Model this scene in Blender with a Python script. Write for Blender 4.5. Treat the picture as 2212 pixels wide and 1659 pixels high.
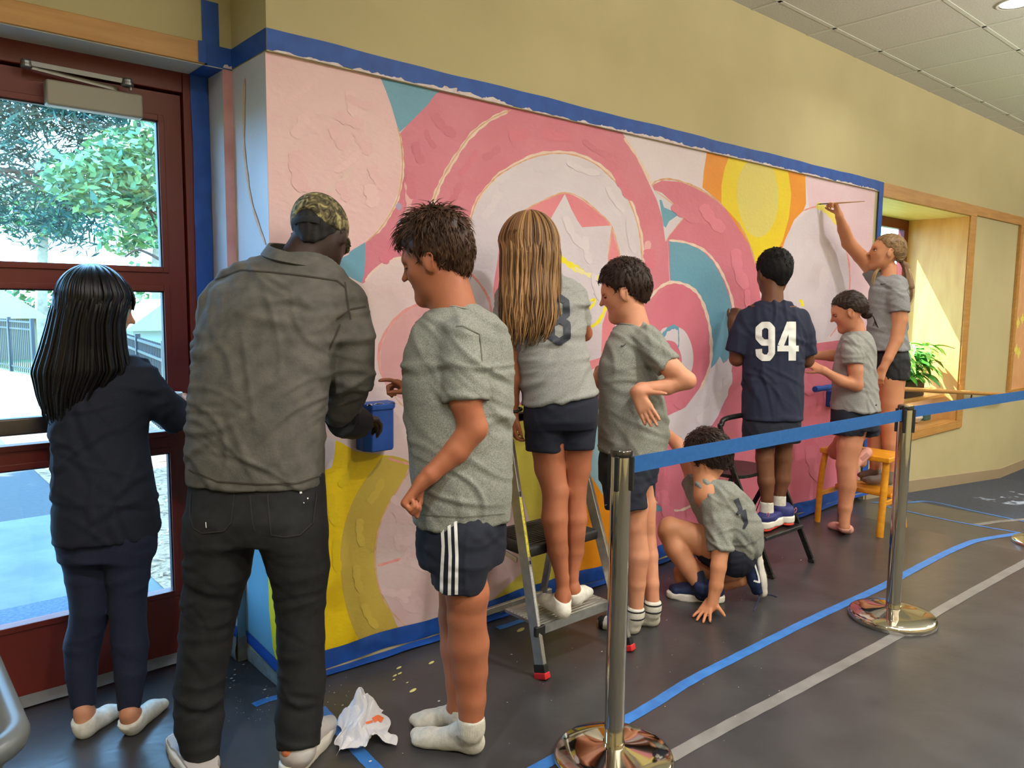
import bpy, bmesh, math, random
import numpy as np
from mathutils import Vector, Matrix
from mathutils.bvhtree import BVHTree
from mathutils.geometry import delaunay_2d_cdt
random.seed(7); np.random.seed(7)
for o in list(bpy.data.objects): bpy.data.objects.remove(o)
SC=bpy.context.scene; COL=SC.collection
A=lambda *v: np.array(v,float)
def nrm(v): v=np.asarray(v,float); return v/np.linalg.norm(v)
# ---------------------------------------------------------------- camera
FPX=1661.; CX,CY=1106.,829.5
_w=nrm([3035-CX,675-CY,FPX]); _v=A(935-CX,15700,FPX); _v=nrm(_v-_v.dot(_w)*_w)
ROT=np.array([_w,np.cross(-_v,_w),-_v])            # world = ROT @ camera(x right, y down, z forward)
CAM=A(-1.15316,-2.64991,1.45)
cam=bpy.data.cameras.new('camera'); cam.sensor_width=36; cam.lens=36*FPX/2212; cam.clip_start=.05; cam.clip_end=300
co=bpy.data.objects.new('camera',cam); COL.objects.link(co); SC.camera=co
_m=Matrix([list(r) for r in np.column_stack([ROT[:,0],-ROT[:,1],-ROT[:,2]])]).to_4x4(); _m.translation=Vector(CAM); co.matrix_world=_m
CRT=ROT[:,0]; CFW=ROT[:,2]
HR=nrm([CRT[0],CRT[1],0]); HF=nrm([CFW[0],CFW[1],0]); UP=A(0,0,1)
def ray(px,py): return ROT@A((px-CX)/FPX,(py-CY)/FPX,1.)
def P(px,py,D): return CAM+D*ray(px,py)
def onY(px,py,y=0.): r=ray(px,py); return CAM+r*((y-CAM[1])/r[1])
def onX(px,py,x=0.): r=ray(px,py); return CAM+r*((x-CAM[0])/r[0])
def onZ(px,py,z=0.): r=ray(px,py); return CAM+r*((z-CAM[2])/r[2])
def Dz(px,py,z=0.): return (z-CAM[2])/ray(px,py)[2]
# ---------------------------------------------------------------- world, sun, lamps, exposure
SC.view_settings.view_transform='Standard'; SC.view_settings.look='None'; SC.view_settings.gamma=1; SC.view_settings.use_curve_mapping=False
SC.view_settings.exposure=-0.48
W=bpy.data.worlds.new('sky'); SC.world=W; W.use_nodes=True
nt=W.node_tree; bg=nt.nodes['Background']; bg.inputs[0].default_value=(.27,.58,1,1); bg.inputs[1].default_value=22
sl=bpy.data.lights.new('sun','SUN'); sl.energy=44; sl.angle=.009; sl.color=(1,.95,.86)
so=bpy.data.objects.new('sun',sl); COL.objects.link(so)
so.rotation_euler=Vector((.46,-.50,-.92)).to_track_quat('-Z','Y').to_euler()
CEIL=3.165
def lamp(x,y,power,size=.16,spot=False):
    l=bpy.data.lights.new('downlight_lamp','AREA'); l.shape='DISK'; l.size=size; l.energy=power; l.color=(1,.98,.955)
    l.spread=math.radians(150)
    o=bpy.data.objects.new('downlight_lamp',l); COL.objects.link(o); o.location=(x,y,CEIL-.018); return o
LAMPS=[(-1.13,-1.7,64),(1.41,-1.7,58),(3.95,-1.065,32),(6.49,-1.7,52),(9.1,-1.7,70),(-.5,-3.9,125),(2.04,-3.9,125),(4.6,-3.9,105),(7.2,-3.9,70)]  # the row behind the camera is unseen, added as fill
for x,y,p in LAMPS: lamp(x,y,p*.62)
# added fill strip, unseen along the wall behind the camera, washing the ceiling
cv=bpy.data.lights.new('added_cove_fill','AREA'); cv.shape='RECTANGLE'; cv.size=12; cv.size_y=.15; cv.energy=150; cv.color=(1,.96,.9)
cvo=bpy.data.objects.new('added_cove_fill',cv); COL.objects.link(cvo); cvo.location=(5,-4.95,2.42); cvo.rotation_euler=(math.radians(168),0,0)
# added fill lamps, unseen behind the view, aimed up to brighten the ceiling
for px_ in (1.2,4.2,7.2,10.2):
    pl=bpy.data.lights.new('ceiling_fill_lamp','AREA'); pl.shape='RECTANGLE'; pl.size=1.6; pl.size_y=.08; pl.energy=160; pl.color=(1,.97,.90)
    plo=bpy.data.objects.new('ceiling_fill_lamp',pl); COL.objects.link(plo); plo.location=(px_,-2.95,2.255); plo.rotation_euler=(math.radians(180),0,0)
# ---------------------------------------------------------------- materials
def lin(c):
    return tuple((x/255/12.92 if x/255<=.04045 else ((x/255+.055)/1.055)**2.4) for x in c)
_mc={}
def mat(name,c,c2=None,rough=.6,metal=0,scale=8.,bump=0.,bscale=60.,stretch=None,spec=None,detail=4,emit=0,trans=0,sheen=0,mixp=.5,attr=None,coat=0,sub=0,wave=None):
    if name in _mc: return _mc[name]
    m=bpy.data.materials.new(name); _mc[name]=m; m.use_nodes=True; t=m.node_tree; N=t.nodes; L=t.links
    b=N['Principled BSDF']; b.inputs['Roughness'].default_value=rough; b.inputs['Metallic'].default_value=metal
    if spec is not None: b.inputs['Specular IOR Level'].default_value=spec
    if coat: b.inputs['Coat Weight'].default_value=coat
    if sheen: b.inputs['Sheen Weight'].default_value=sheen
    if sub: b.inputs['Subsurface Weight'].default_value=sub; b.inputs['Subsurface Scale'].default_value=.01; b.inputs['Subsurface Radius'].default_value=(1,.35,.2)
    C=lin(c)+(1,); b.inputs['Base Color'].default_value=C
    tc=N.new('ShaderNodeTexCoord'); mp=N.new('ShaderNodeMapping'); L.new(tc.outputs['Object'],mp.inputs[0])
    if stretch: mp.inputs['Scale'].default_value=stretch
    if c2 is not None:
        n=N.new('ShaderNodeTexNoise'); n.inputs['Scale'].default_value=scale; n.inputs['Detail'].default_value=detail; L.new(mp.outputs[0],n.inputs['Vector'])
        r=N.new('ShaderNodeValToRGB'); r.color_ramp.elements[0].position=mixp-.18; r.color_ramp.elements[1].position=mixp+.18
        r.color_ramp.elements[0].color=C; r.color_ramp.elements[1].color=lin(c2)+(1,)
        L.new(n.outputs['Fac'],r.inputs[0]); L.new(r.outputs[0],b.inputs['Base Color'])
    if attr:
        at=N.new('ShaderNodeAttribute'); at.attribute_name=attr
        r=N.new('ShaderNodeValToRGB'); r.color_ramp.elements[0].color=C; r.color_ramp.elements[1].color=lin(c2)+(1,)
        L.new(at.outputs['Fac'],r.inputs[0]); L.new(r.outputs[0],b.inputs['Base Color'])
    if bump:
        n=N.new('ShaderNodeTexNoise'); n.inputs['Scale'].default_value=bscale; n.inputs['Detail'].default_value=6; L.new(mp.outputs[0],n.inputs['Vector'])
        bm=N.new('ShaderNodeBump'); bm.inputs['Strength'].default_value=1; bm.inputs['Distance'].default_value=bump
        L.new(n.outputs['Fac'],bm.inputs['Height']); L.new(bm.outputs[0],b.inputs['Normal'])
    if emit: b.inputs['Emission Color'].default_value=C; b.inputs['Emission Strength'].default_value=emit
    return m
def glassmat(name,tint=(1,1,1)):
    m=bpy.data.materials.new(name); m.use_nodes=True; t=m.node_tree; N=t.nodes; L=t.links; N.remove(N['Principled BSDF'])
    tr=N.new('ShaderNodeBsdfTransparent'); tr.inputs[0].default_value=tint+(1,); gl=N.new('ShaderNodeBsdfGlossy'); gl.inputs['Roughness'].default_value=.0
    lw=N.new('ShaderNodeLayerWeight'); pw=N.new('ShaderNodeMath'); pw.operation='POWER'; pw.inputs[1].default_value=4; L.new(lw.outputs['Facing'],pw.inputs[0]); fr=N.new('ShaderNodeMath'); fr.operation='MULTIPLY_ADD'; fr.inputs[1].default_value=.5; fr.inputs[2].default_value=.03; L.new(pw.outputs[0],fr.inputs[0]); mx=N.new('ShaderNodeMixShader')
    L.new(fr.outputs[0],mx.inputs[0]); L.new(tr.outputs[0],mx.inputs[1]); L.new(gl.outputs[0],mx.inputs[2]); L.new(mx.outputs[0],N['Material Output'].inputs[0]); return m
# ---------------------------------------------------------------- object helpers
def tag(o,label=None,cat=None,group=None,kind=None):
    if label: o['label']=label
    if cat: o['category']=cat
    if group: o['group']=group
    if kind: o['kind']=kind
    return o
def empty(name,loc,label=None,cat=None,group=None):
    o=bpy.data.objects.new(name,None); COL.objects.link(o); o.location=Vector(loc); o.empty_display_size=.05
    return tag(o,label,cat,group)
def wl(o):
    v=A(*o.location)
    while o.parent: o=o.parent; v=v+A(*o.location)
    return v
def mesh(name,V,F,m,parent=None,smooth=False,attr=None,origin=None):
    """world-space vertices -> object (children keep world place; only translations are used)"""
    V=np.asarray(V,float); base=wl(parent) if parent is not None else A(0,0,0)
    if origin is None: origin=base if parent is not None else (A((V[:,0].min()+V[:,0].max())/2,(V[:,1].min()+V[:,1].max())/2,V[:,2].min()))
    me=bpy.data.meshes.new(name); me.from_pydata((V-origin).tolist(),[],[list(map(int,f)) for f in F] if not isinstance(F,np.ndarray) else F.tolist())
    ms=m if isinstance(m,(list,tuple)) else [m]
    for x in ms: me.materials.append(x)
    if smooth:
        me.shade_smooth()
        if len(V)<9000: me.set_sharp_from_angle(angle=math.radians(42))
    if attr is not None:
        a=me.attributes.new('rnd','FLOAT','POINT'); a.data.foreach_set('value',np.asarray(attr,float))
    o=bpy.data.objects.new(name,me); COL.objects.link(o)
    if parent is not None: o.parent=parent
    o.location=Vector(origin-base); return o
class MB:
    def __init__(s): s.V=[]; s.F=[]; s.a=[]
    def add(s,V,F,a=0.):
        n=len(s.V); s.V+= [tuple(v) for v in V]; s.F+=[tuple(i+n for i in f) for f in F]; s.a+=[a]*len(V); return s
    def box(s,x0,x1,y0,y1,z0,z1):
        V=[(x,y,z) for x in (x0,x1) for y in (y0,y1) for z in (z0,z1)]
        return s.add(V,[(0,1,3,2),(4,6,7,5),(0,4,5,1),(2,3,7,6),(0,2,6,4),(1,5,7,3)])
    def obox(s,a,b,w,h,n=None):
        """beam from a to b, width w along n, thickness h"""
        a=np.asarray(a,float);b=np.asarray(b,float);d=nrm(b-a); n=nrm(n if n is not None else (UP if abs(d[2])<.9 else A(1,0,0))); n=nrm(n-d*n.dot(d)); t=np.cross(d,n)
        V=[p+n*i*w/2+t*j*h/2 for p in (a,b) for i in (-1,1) for j in (-1,1)]
        return s.add(V,[(0,1,3,2),(4,6,7,5),(0,4,5,1),(2,3,7,6),(0,2,6,4),(1,5,7,3)])
    def tube(s,pts,r,n=10,cap=True,flat=1.,fn=None,a=0.):
        pts=[np.asarray(p,float) for p in pts]; rs=r if hasattr(r,'__len__') else [r]*len(pts)
        V=[];F=[]; prev=None
        for i,p in enumerate(pts):
            d=nrm((pts[min(i+1,len(pts)-1)]-pts[max(i-1,0)]))
            u=np.cross(d,A(0,0,1)) if prev is None and fn is None else (prev if fn is None else np.asarray(fn,float)); 
            if np.linalg.norm(u)<1e-3: u=A(1,0,0)
            u=nrm(u-d*u.dot(d)); prev=u; v=np.cross(d,u)
            for k in range(n):
                t=2*math.pi*k/n; V.append(p+(u*math.cos(t)+v*math.sin(t)*flat)*rs[i])
        for i in range(len(pts)-1):
            for k in range(n): F.append((i*n+k,i*n+(k+1)%n,(i+1)*n+(k+1)%n,(i+1)*n+k))
        if cap: F.append(tuple(range(n-1,-1,-1))); F.append(tuple(range((len(pts)-1)*n,len(pts)*n)))
        return s.add(V,F,a)
    def lathe(s,c,prof,n=40,cap=True):
        V=[];F=[]
        for r,z in prof:
            for k in range(n): t=2*math.pi*k/n; V.append((c[0]+r*math.cos(t),c[1]+r*math.sin(t),c[2]+z))
        for i in range(len(prof)-1):
            for k in range(n): F.append((i*n+k,i*n+(k+1)%n,(i+1)*n+(k+1)%n,(i+1)*n+k))
        if cap: F.append(tuple(range(n-1,-1,-1))); F.append(tuple(range((len(prof)-1)*n,len(prof)*n)))
        return s.add(V,F)
    def build(s,name,m,parent=None,smooth=False,attr=False,bevel=0,origin=None):
        o=mesh(name,s.V,s.F,m,parent,smooth,s.a if attr else None,origin)
        if bevel:
            b=bmesh.new(); b.from_mesh(o.data); bmesh.ops.bevel(b,geom=b.edges[:],offset=bevel,segments=2,affect='EDGES',profile=.5); b.to_mesh(o.data); b.free(); o.data.shade_smooth()
            try:
                md=o.modifiers.new('wn','WEIGHTED_NORMAL'); md.keep_sharp=True
            except Exception: pass
        return o
def box(name,x0,x1,y0,y1,z0,z1,m,parent=None,bevel=0): return MB().box(x0,x1,y0,y1,z0,z1).build(name,m,parent,bevel=bevel)
def spline(pts,n=6,closed=False):
    pts=np.asarray(pts,float); k=len(pts); out=[]
    R=range(k) if closed else range(k-1)
    for i in R:
        g=lambda j: pts[j%k] if closed else pts[min(max(j,0),k-1)]
        p0,p1,p2,p3=g(i-1),g(i),g(i+1),g(i+2)
        for j in range(n):
            t=j/n; out.append(.5*((2*p1)+(-p0+p2)*t+(2*p0-5*p1+4*p2-p3)*t*t+(-p0+3*p1-3*p2+p3)*t**3))
    if not closed: out.append(pts[-1])
    return np.array(out)
# ---------------------------------------------------------------- signed-distance modelling (smooth unions meshed with surface nets)
class Blob:
    def __init__(s,res=.007): s.p=[]; s.res=res
    def _add(s,lo,hi,fn,k,op='u'): s.p.append((np.asarray(lo,float),np.asarray(hi,float),fn,k,op)); return s
    def rc(s,a,b,ra,rb,k=.02,op='u',flat=None,fn=None,capb=None,capa=None):
        a=np.asarray(a,float);b=np.asarray(b,float); R=max(ra,rb)*1.05
        d=b-a; L2=max(d.dot(d),1e-9); dn=d/math.sqrt(L2)
        def f(X,Y,Z):
            px,py,pz=X-a[0],Y-a[1],Z-a[2]
            t=np.clip((px*d[0]+py*d[1]+pz*d[2])/L2,0 if capa is None else -.5,1 if capb is None else 1.5)
            tc=np.clip(t,0,1)
            qx,qy,qz=px-t*d[0],py-t*d[1],pz-t*d[2]
            if flat:
                w=(qx*fn[0]+qy*fn[1]+qz*fn[2])*(1/flat-1); qx=qx+w*fn[0];qy=qy+w*fn[1];qz=qz+w*fn[2]
            D=np.sqrt(qx*qx+qy*qy+qz*qz)-(ra+(rb-ra)*tc)
            if capb is not None: D=np.maximum(D,(X-b[0])*dn[0]+(Y-b[1])*dn[1]+(Z-b[2])*dn[2]-capb)
            if capa is not None: D=np.maximum(D,-((X-a[0])*dn[0]+(Y-a[1])*dn[1]+(Z-a[2])*dn[2])-capa)
            return D
        return s._add(np.minimum(a,b)-R,np.maximum(a,b)+R,f,k,op)
    def chain(s,pts,rs,k=.02,**kw):
        for i in range(len(pts)-1): s.rc(pts[i],pts[i+1],rs[i],rs[i+1],k if i==0 else .012,**kw)
        return s
    def el(s,c,r,M=None,k=.02,op='u'):
        c=np.asarray(c,float); r=np.asarray(r,float); R=r.max(); M=np.eye(3) if M is None else np.asarray(M)   # rows = local axes
        def f(X,Y,Z):
            p=[M[i][0]*(X-c[0])+M[i][1]*(Y-c[1])+M[i][2]*(Z-c[2]) for i in range(3)]
            k0=np.sqrt(sum((p[i]/r[i])**2 for i in range(3))); k1=np.sqrt(sum((p[i]/r[i]**2)**2 for i in range(3)))+1e-9
            return k0*(k0-1)/k1
        return s._add(c-R,c+R,f,k,op)
    def loft(s,rows,U,V,k=.02,p=2.3,cap=.012,hem=(0,0),op='u'):
        """rows: (centre3, a, b) top to bottom; sections in the U,V plane stacked along z"""
        rows=sorted(rows,key=lambda r:r[0][2]); z=np.array([r[0][2] for r in rows]); C=np.array([r[0] for r in rows]); a=np.array([r[1] for r in rows]); b=np.array([r[2] for r in rows])
        zf=np.linspace(z[0],z[-1],60)
        def sm(v):
            w=np.interp(zf,z,v); 
            for _ in range(3): w[1:-1]=(w[:-2]+w[1:-1]*2+w[2:])/4
            return w
        cx,cy,aa,bb=sm(C[:,0]),sm(C[:,1]),sm(a),sm(b); m=max(aa.max(),bb.max())*1.1
        z0,z1=z[0],z[-1]
        def f(X,Y,Z):
            i=lambda w: np.interp(Z,zf,w)
            dx,dy=X-i(cx),Y-i(cy); u=dx*U[0]+dy*U[1]; v=dx*V[0]+dy*V[1]; A_,B_=i(aa),i(bb)
            g=(np.abs(u/A_)**p+np.abs(v/B_)**p)**(1/p); D=(g-1)*np.minimum(A_,B_)
            lo=(z0+hem[0]*u+hem[1]*v)-Z; hi=Z-z1
            return np.maximum(D,np.maximum(lo,hi))
        e=abs(hem[0])*m+abs(hem[1])*m
        return s._add([cx.min()-m,cy.min()-m,z0-e],[cx.max()+m,cy.max()+m,z1],f,k,op)
    def slab(s,a,b,ra,rb,n,h0,h1,k=.004,op='u'):
        a=np.asarray(a,float);b=np.asarray(b,float);n=nrm(n); d=b-a; d=d-n*n.dot(d); L2=d.dot(d); R=max(ra,rb)+max(abs(h0),abs(h1))
        def f(X,Y,Z):
            px,py,pz=X-a[0],Y-a[1],Z-a[2]; h=px*n[0]+py*n[1]+pz*n[2]; px,py,pz=px-h*n[0],py-h*n[1],pz-h*n[2]
            t=np.clip((px*d[0]+py*d[1]+pz*d[2])/L2,0,1)
            q=np.sqrt((px-t*d[0])**2+(py-t*d[1])**2+(pz-t*d[2])**2)-(ra+(rb-ra)*t)
            return np.maximum(q,np.maximum(h0-h,h-h1))
        return s._add(np.minimum(a,b)-R,np.maximum(a,b)+R,f,k,op)
    def cut(s,pt,n,k=.003):
        pt=np.asarray(pt,float); n=nrm(n)
        def f(X,Y,Z): return -((X-pt[0])*n[0]+(Y-pt[1])*n[1]+(Z-pt[2])*n[2])
        s.p.append((None,None,f,k,'s')); return s
    def mesh(s):
        res=s.res; us=[p for p in s.p if p[4]=='u']
        lo=np.min([p[0] for p in us],0)-3*res-.012; hi=np.max([p[1] for p in us],0)+3*res+.012
        n=np.ceil((hi-lo)/res).astype(int)+1; F=np.full(n,.5,np.float32)
        ax=[lo[i]+res*np.arange(n[i]) for i in range(3)]
        for l,h,fn,k,op in s.p:
            if l is None: i0=[0,0,0]; i1=list(n)
            else:
                mg=k+.5*0+.02+2*res
                i0=[max(0,int((l[i]-mg-lo[i])/res)) for i in range(3)]; i1=[min(n[i],int((h[i]+mg-lo[i])/res)+2) for i in range(3)]
            if any(i1[i]<=i0[i] for i in range(3)): continue
            X=ax[0][i0[0]:i1[0]][:,None,None];Y=ax[1][i0[1]:i1[1]][None,:,None];Z=ax[2][i0[2]:i1[2]][None,None,:]
            sl_=(slice(i0[0],i1[0]),slice(i0[1],i1[1]),slice(i0[2],i1[2]))
            X,Y,Z=np.broadcast_arrays(X,Y,Z) if l is not None else (X,Y,Z)
            d=fn(X,Y,Z).astype(np.float32); c=F[sl_]
            if op=='u': hh=np.maximum(k-np.abs(c-d),0)/k; F[sl_]=np.minimum(c,d)-hh*hh*k*.25
            else: d=-d; hh=np.maximum(k-np.abs(c-d),0)/k; F[sl_]=np.maximum(c,d)+hh*hh*k*.25
        return snets(F,lo,res)
def snets(F,lo,res):
    S=F<0; nx,ny,nz=F.shape
    c=S[:-1,:-1,:-1].astype(np.uint8)
    for dx,dy,dz in [(1,0,0),(0,1,0),(0,0,1),(1,1,0),(1,0,1),(0,1,1),(1,1,1)]: c=c+S[dx:nx-1+dx,dy:ny-1+dy,dz:nz-1+dz]
    act=(c>0)&(c<8); ci=np.argwhere(act); idx=np.full(act.shape,-1,np.int32); idx[act]=np.arange(len(ci))
    acc=np.zeros((len(ci),3)); cnt=np.zeros(len(ci)); I,J,K=ci.T
    cor=[(a,b,d) for a in (0,1) for b in (0,1) for d in (0,1)]
    for p in cor:
        for axx in range(3):
            if p[axx]==0:
                q=list(p); q[axx]=1
                f0=F[I+p[0],J+p[1],K+p[2]]; f1=F[I+q[0],J+q[1],K+q[2]]; m=(f0<0)!=(f1<0)
                t=np.where(m,f0/(f0-f1+1e-12),0); pos=np.array(p,float)[None,:].repeat(len(ci),0); pos[:,axx]+=t
                acc[m]+=pos[m]; cnt[m]+=1
    V=(acc/cnt[:,None]+ci)*res+lo
    Q=[]
    for axx in range(3):
        sl0=[slice(1,-1)]*3; sl0[axx]=slice(0,-1); sl1=list(sl0); sl1[axx]=slice(1,None)
        a=S[tuple(sl0)]; b=S[tuple(sl1)]; m=a!=b; e=np.argwhere(m); off=np.ones(3,int); off[axx]=0; e=e+off
        inside=S[e[:,0],e[:,1],e[:,2]]
        u,v=(axx+1)%3,(axx+2)%3
        def g(du,dv):
            t=e.copy(); t[:,u]-=du; t[:,v]-=dv; return idx[t[:,0],t[:,1],t[:,2]]
        q=np.stack([g(1,1),g(0,1),g(0,0),g(1,0)],1); q[~inside]=q[~inside][:,::-1]; Q.append(q)
    Q=np.concatenate(Q); Q=Q[(Q>=0).all(1)]
    # light smoothing
    n=len(V); 
    for _ in range(2):
        sacc=np.zeros((n,3)); sc=np.zeros(n)
        for i in range(4):
            a=Q[:,i]; b=Q[:,(i+1)%4]
            for d in range(3): sacc[:,d]+=np.bincount(a,V[b,d],n)
            sc+=np.bincount(a,minlength=n)
        V=V*.55+.45*sacc/np.maximum(sc,1)[:,None]
    return V,Q
def vnorm(V,Q):
    N=np.cross(V[Q[:,2]]-V[Q[:,0]],V[Q[:,3]]-V[Q[:,1]]); out=np.zeros_like(V)
    for i in range(4):
        for d in range(3): out[:,d]+=np.bincount(Q[:,i],N[:,d],len(V))
    return out/(np.linalg.norm(out,axis=1)[:,None]+1e-12)
def folds(V,N,amp,seed,freq=16,dirs=((.25,1.),(-.3,1.),(1.,.35)),damp=None,nf=None):
    """cloth creases: soft curved ridges with a valley beside each, plus a faint large swell"""
    rs=np.random.RandomState(seed); u=V@HR; w=V@HF; z=V[:,2]; side=np.sign(-(N@HF))
    ext=max(np.ptp(u),np.ptp(z)); nf=nf or int(18+75*np.ptp(z)*np.ptp(u)*2.2)
    h=.25*np.sin(u*13+z*6+rs.rand()*6+2*np.sin(z*9+w*5))*np.sin(z*11+w*8+rs.rand()*6)
    for i in range(nf):
        c=V[rs.randint(len(V))]; cu,cz=c@HR,c[2]; sd=1 if rs.rand()<.75 else -1
        a,b=dirs[rs.randint(len(dirs))]; th=math.atan2(b,a)+rs.randn()*.28; th=th+math.pi/2 if False else th
        # ridges run perpendicular to (a,b)
        dx,dz=math.sin(th),-math.cos(th); s_=(u-cu)*dx+(z-cz)*dz; t=(u-cu)*dz-(z-cz)*dx
        L=(.05+.12*rs.rand())*(freq/16.)**-.5; wd=.0065+.008*rs.rand(); cur=rs.randn()*2.2; t=t-cur*s_*s_
        e=np.exp(-(s_/L)**2)*(side==sd); k=.5+.8*rs.rand()
        h+=k*e*(np.exp(-(t/wd)**2)*1.2-np.exp(-((t-2.1*wd)/(wd*1.3))**2)*.8)
    d=amp*.52*h
    if damp is not None: d=d*damp(V)
    return V+N*d[:,None]
# ---------------------------------------------------------------- the room
M_wall=mat('wall_paint',(190,178,134),(182,170,127),rough=.75,scale=2,bump=.0006,bscale=180)
M_wood=mat('maple_wood',(196,146,80),(178,128,64),rough=.4,scale=6,stretch=(.6,6,6),bump=.0002)
M_woodv=mat('maple_wood_vertical',(200,150,84),(184,132,68),rough=.4,scale=6,stretch=(6,6,.6))
M_tape=mat('painters_tape',(28,84,172),(20,70,152),rough=.55,scale=14,bump=.0015,bscale=26)
M_tapef=mat('painters_tape_floor',(62,128,205),(48,110,186),rough=.45,scale=20,bump=.0006,bscale=50)
M_red=mat('door_red_paint',(108,34,22),(98,28,18),rough=.42,scale=3)
M_white=mat('soffit_white',(196,200,192),rough=.7)
M_ceil=mat('ceiling_tile_white',(205,202,190),(184,181,168),rough=.9,scale=120,bump=.0008,bscale=240)
M_grid=mat('ceiling_grid',(200,200,188),rough=.6)
M_paper=mat('floor_paper',(56,55,57),(68,67,69),rough=.30,scale=5,bump=.0024,bscale=9,spec=.5)
M_carpet=mat('carpet_blue_grey',(48,52,62),(70,74,84),rough=.95,scale=70,bump=.002,bscale=200)
M_base=mat('vinyl_base',(158,140,112),rough=.6)
M_duct=mat('grey_tape',(112,110,108),(132,130,128),rough=.35,scale=10,bump=.0008,bscale=40)
M_alu=mat('aluminium',(196,196,192),(176,176,172),rough=.35,metal=.85,scale=30)
M_blk=mat('black_plastic',(26,25,25),(36,35,35),rough=.5,scale=40)
M_grey=mat('closer_grey',(150,144,130),rough=.45)
M_steel=mat('steel_grey',(130,130,128),rough=.35,metal=.8)
M_glass=glassmat('window_glass',(.97,.99,.98))
XL,XR,YB=-2.7,15.,-5.2
def fz(x): return float(np.interp(x,[4.1,5.07,7.95],[0,-.075,-.33]))
# floor: paper-covered part and carpet ramp beyond
fl=MB()
xs=[XL,-1,0,1,2,3,4.1,4.6,5.07,5.4]+list(np.linspace(6,7.95,4))+[XR]
def strip(mb,x0,x1,y0,y1,th=.06):
    X=sorted(set([x0,x1]+[x for x in (4.1,5.07,7.95) if x0<x<x1]))
    V=[];F=[]
    for x in X:
        for y,dz in ((y0,0),(y1,0),(y1,-th),(y0,-th)): V.append((x,y,fz(x)+dz))
    for i in range(len(X)-1):
        for k in range(4): F.append((i*4+k,i*4+(k+1)%4,(i+1)*4+(k+1)%4,(i+1)*4+k))
    n=len(X)-1; F+=[(3,2,1,0),(n*4,n*4+1,n*4+2,n*4+3)]
    mb.add(V,F)
strip(fl,XL,5.2,YB,.46); floor=fl.build('floor',M_paper); tag(floor,kind='structure')
f2=MB(); strip(f2,5.2,XR,YB,.02); tag(f2.build('floor',M_carpet),kind='structure')
# walls.  mural wall runs along y=0 from x=0; the door wall stands back at y=.3, the door at y=.45
WT=CEIL+.14
wm=MB(); wm.box(0,4.80,0,.30,-.02,2.302); wm.box(0,XR,-.012,.30,2.376,WT); wm.box(-.0,4.80,-.012,.3,2.302,2.376)
wm.box(4.80,6.60,0,.62,-.5,.40); wm.box(6.60,XR,0,.62,-.5,2.376); wm.box(4.80,6.60,.0,.62,2.28,2.376)
wall=wm.build('wall_back',M_wall); tag(wall,kind='structure')
MURX=4.69
wd=MB(); wd.box(XL,0,.3,.62,2.302,WT); wd.box(XL,-1.24,.3,.62,-.02,2.302); wd.box(-.0375,0,.3,.62,-.02,2.302)
tag(wd.build('wall_left',M_wall),kind='structure')
tag(box('wall_front',XL,XR,YB-.1,YB,-.4,WT,M_wall),kind='structure')
tag(box('wall_west',XL-.1,XL,YB,.3,-.4,WT,M_wall),kind='structure')
tag(box('wall_east',XR,XR+.1,YB,.3,-.4,WT,M_wall),kind='structure')
# ceiling: grid bars and single lay-in tiles
ceil=box('ceiling',XL-.1,XR+.1,YB-.1,.62,CEIL+.03,CEIL+.16,M_grid); tag(ceil,kind='structure')
gx=[2.95+.636*k for k in range(-9,19)]; gy=[-.19-.627*k for k in range(0,9)]
tp=None
for i,x in enumerate(gx):
    for j,y in enumerate([.44]+gy[:-1]):
        y1=min(y,.0)-.012 if j else -.012; y0=gy[j]+.012 if j else gy[0]+.012
        w=.612; d=y1-y0
        if tp is None or j==0:
            mb=MB(); mb.box(x+.012,x+.624,y0,y1,CEIL-.004,CEIL+.02); o=mb.build('ceiling_tile',M_ceil,ceil)
            if j: tp=(o,x,y0)
        else:
            o=tp[0].copy(); COL.objects.link(o); o.parent=ceil; o.location=tp[0].location+Vector((x-tp[1],y0-tp[2],0))
for x in gx:
    box('ceiling_grid_bar',x-.012,x+.012,YB,0,CEIL-.008,CEIL+.02,M_grid,ceil)
for y in gy: box('ceiling_grid_bar',XL,XR,y-.012,y+.012,CEIL-.008,CEIL+.02,M_grid,ceil)
M_lens=mat('lamp_lens',(255,246,225),emit=14)
for i,(x,y,p) in enumerate(LAMPS):
    r=empty('downlight',(x,y,CEIL),'recessed white downlight in the ceiling tile nearest the top right corner' if i==2 else 'recessed white ceiling downlight outside the view, %s'%('above the red door','above the front chrome post','','above the far ramp','at the far corridor end','added as fill behind the camera by the door','added as fill behind the camera left of the middle','added as fill behind the camera right of the middle','added as fill behind the camera far right')[i],"light",'ceiling downlights')
    MB().lathe((x,y,CEIL),[(.085,-.004),(.098,-.004),(.1,-.008),(.096,-.012),(.084,-.010)],cap=False).build('trim_ring',M_grid,r,smooth=True)
    MB().lathe((x,y,CEIL),[(.0805,-.0055),(.0805,-.0045)]).build('lens',M_lens,r)
cvb=MB(); cvb.box(-1.1,11.1,YB,-4.80,2.28,2.30); cvb.box(-1.1,11.1,-4.82,-4.80,2.30,2.44); tag(cvb.build('added_cove_trim',M_wood),kind='structure')  # ledge made up to hold the added cove fill, out of view
for i,x in enumerate((1.2,4.2,7.2,10.2)):  # unseen pendant bodies made up to carry the added ceiling fill
    r=empty('added_fill_pendant',(x,-2.95,2.2),'added ceiling fill light in a slim white pendant, unseen behind the view, %s along the corridor'%('first','second','third','fourth')[i],'light')
    MB().box(x-.85,x+.85,-3.0,-2.9,2.20,2.25).build('housing',M_grid,r,bevel=.004)
    for s_ in (-.7,.7): MB().tube([A(x+s_,-2.95,2.25),A(x+s_,-2.95,CEIL)],.004,6).build('cable',M_steel,r)
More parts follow.
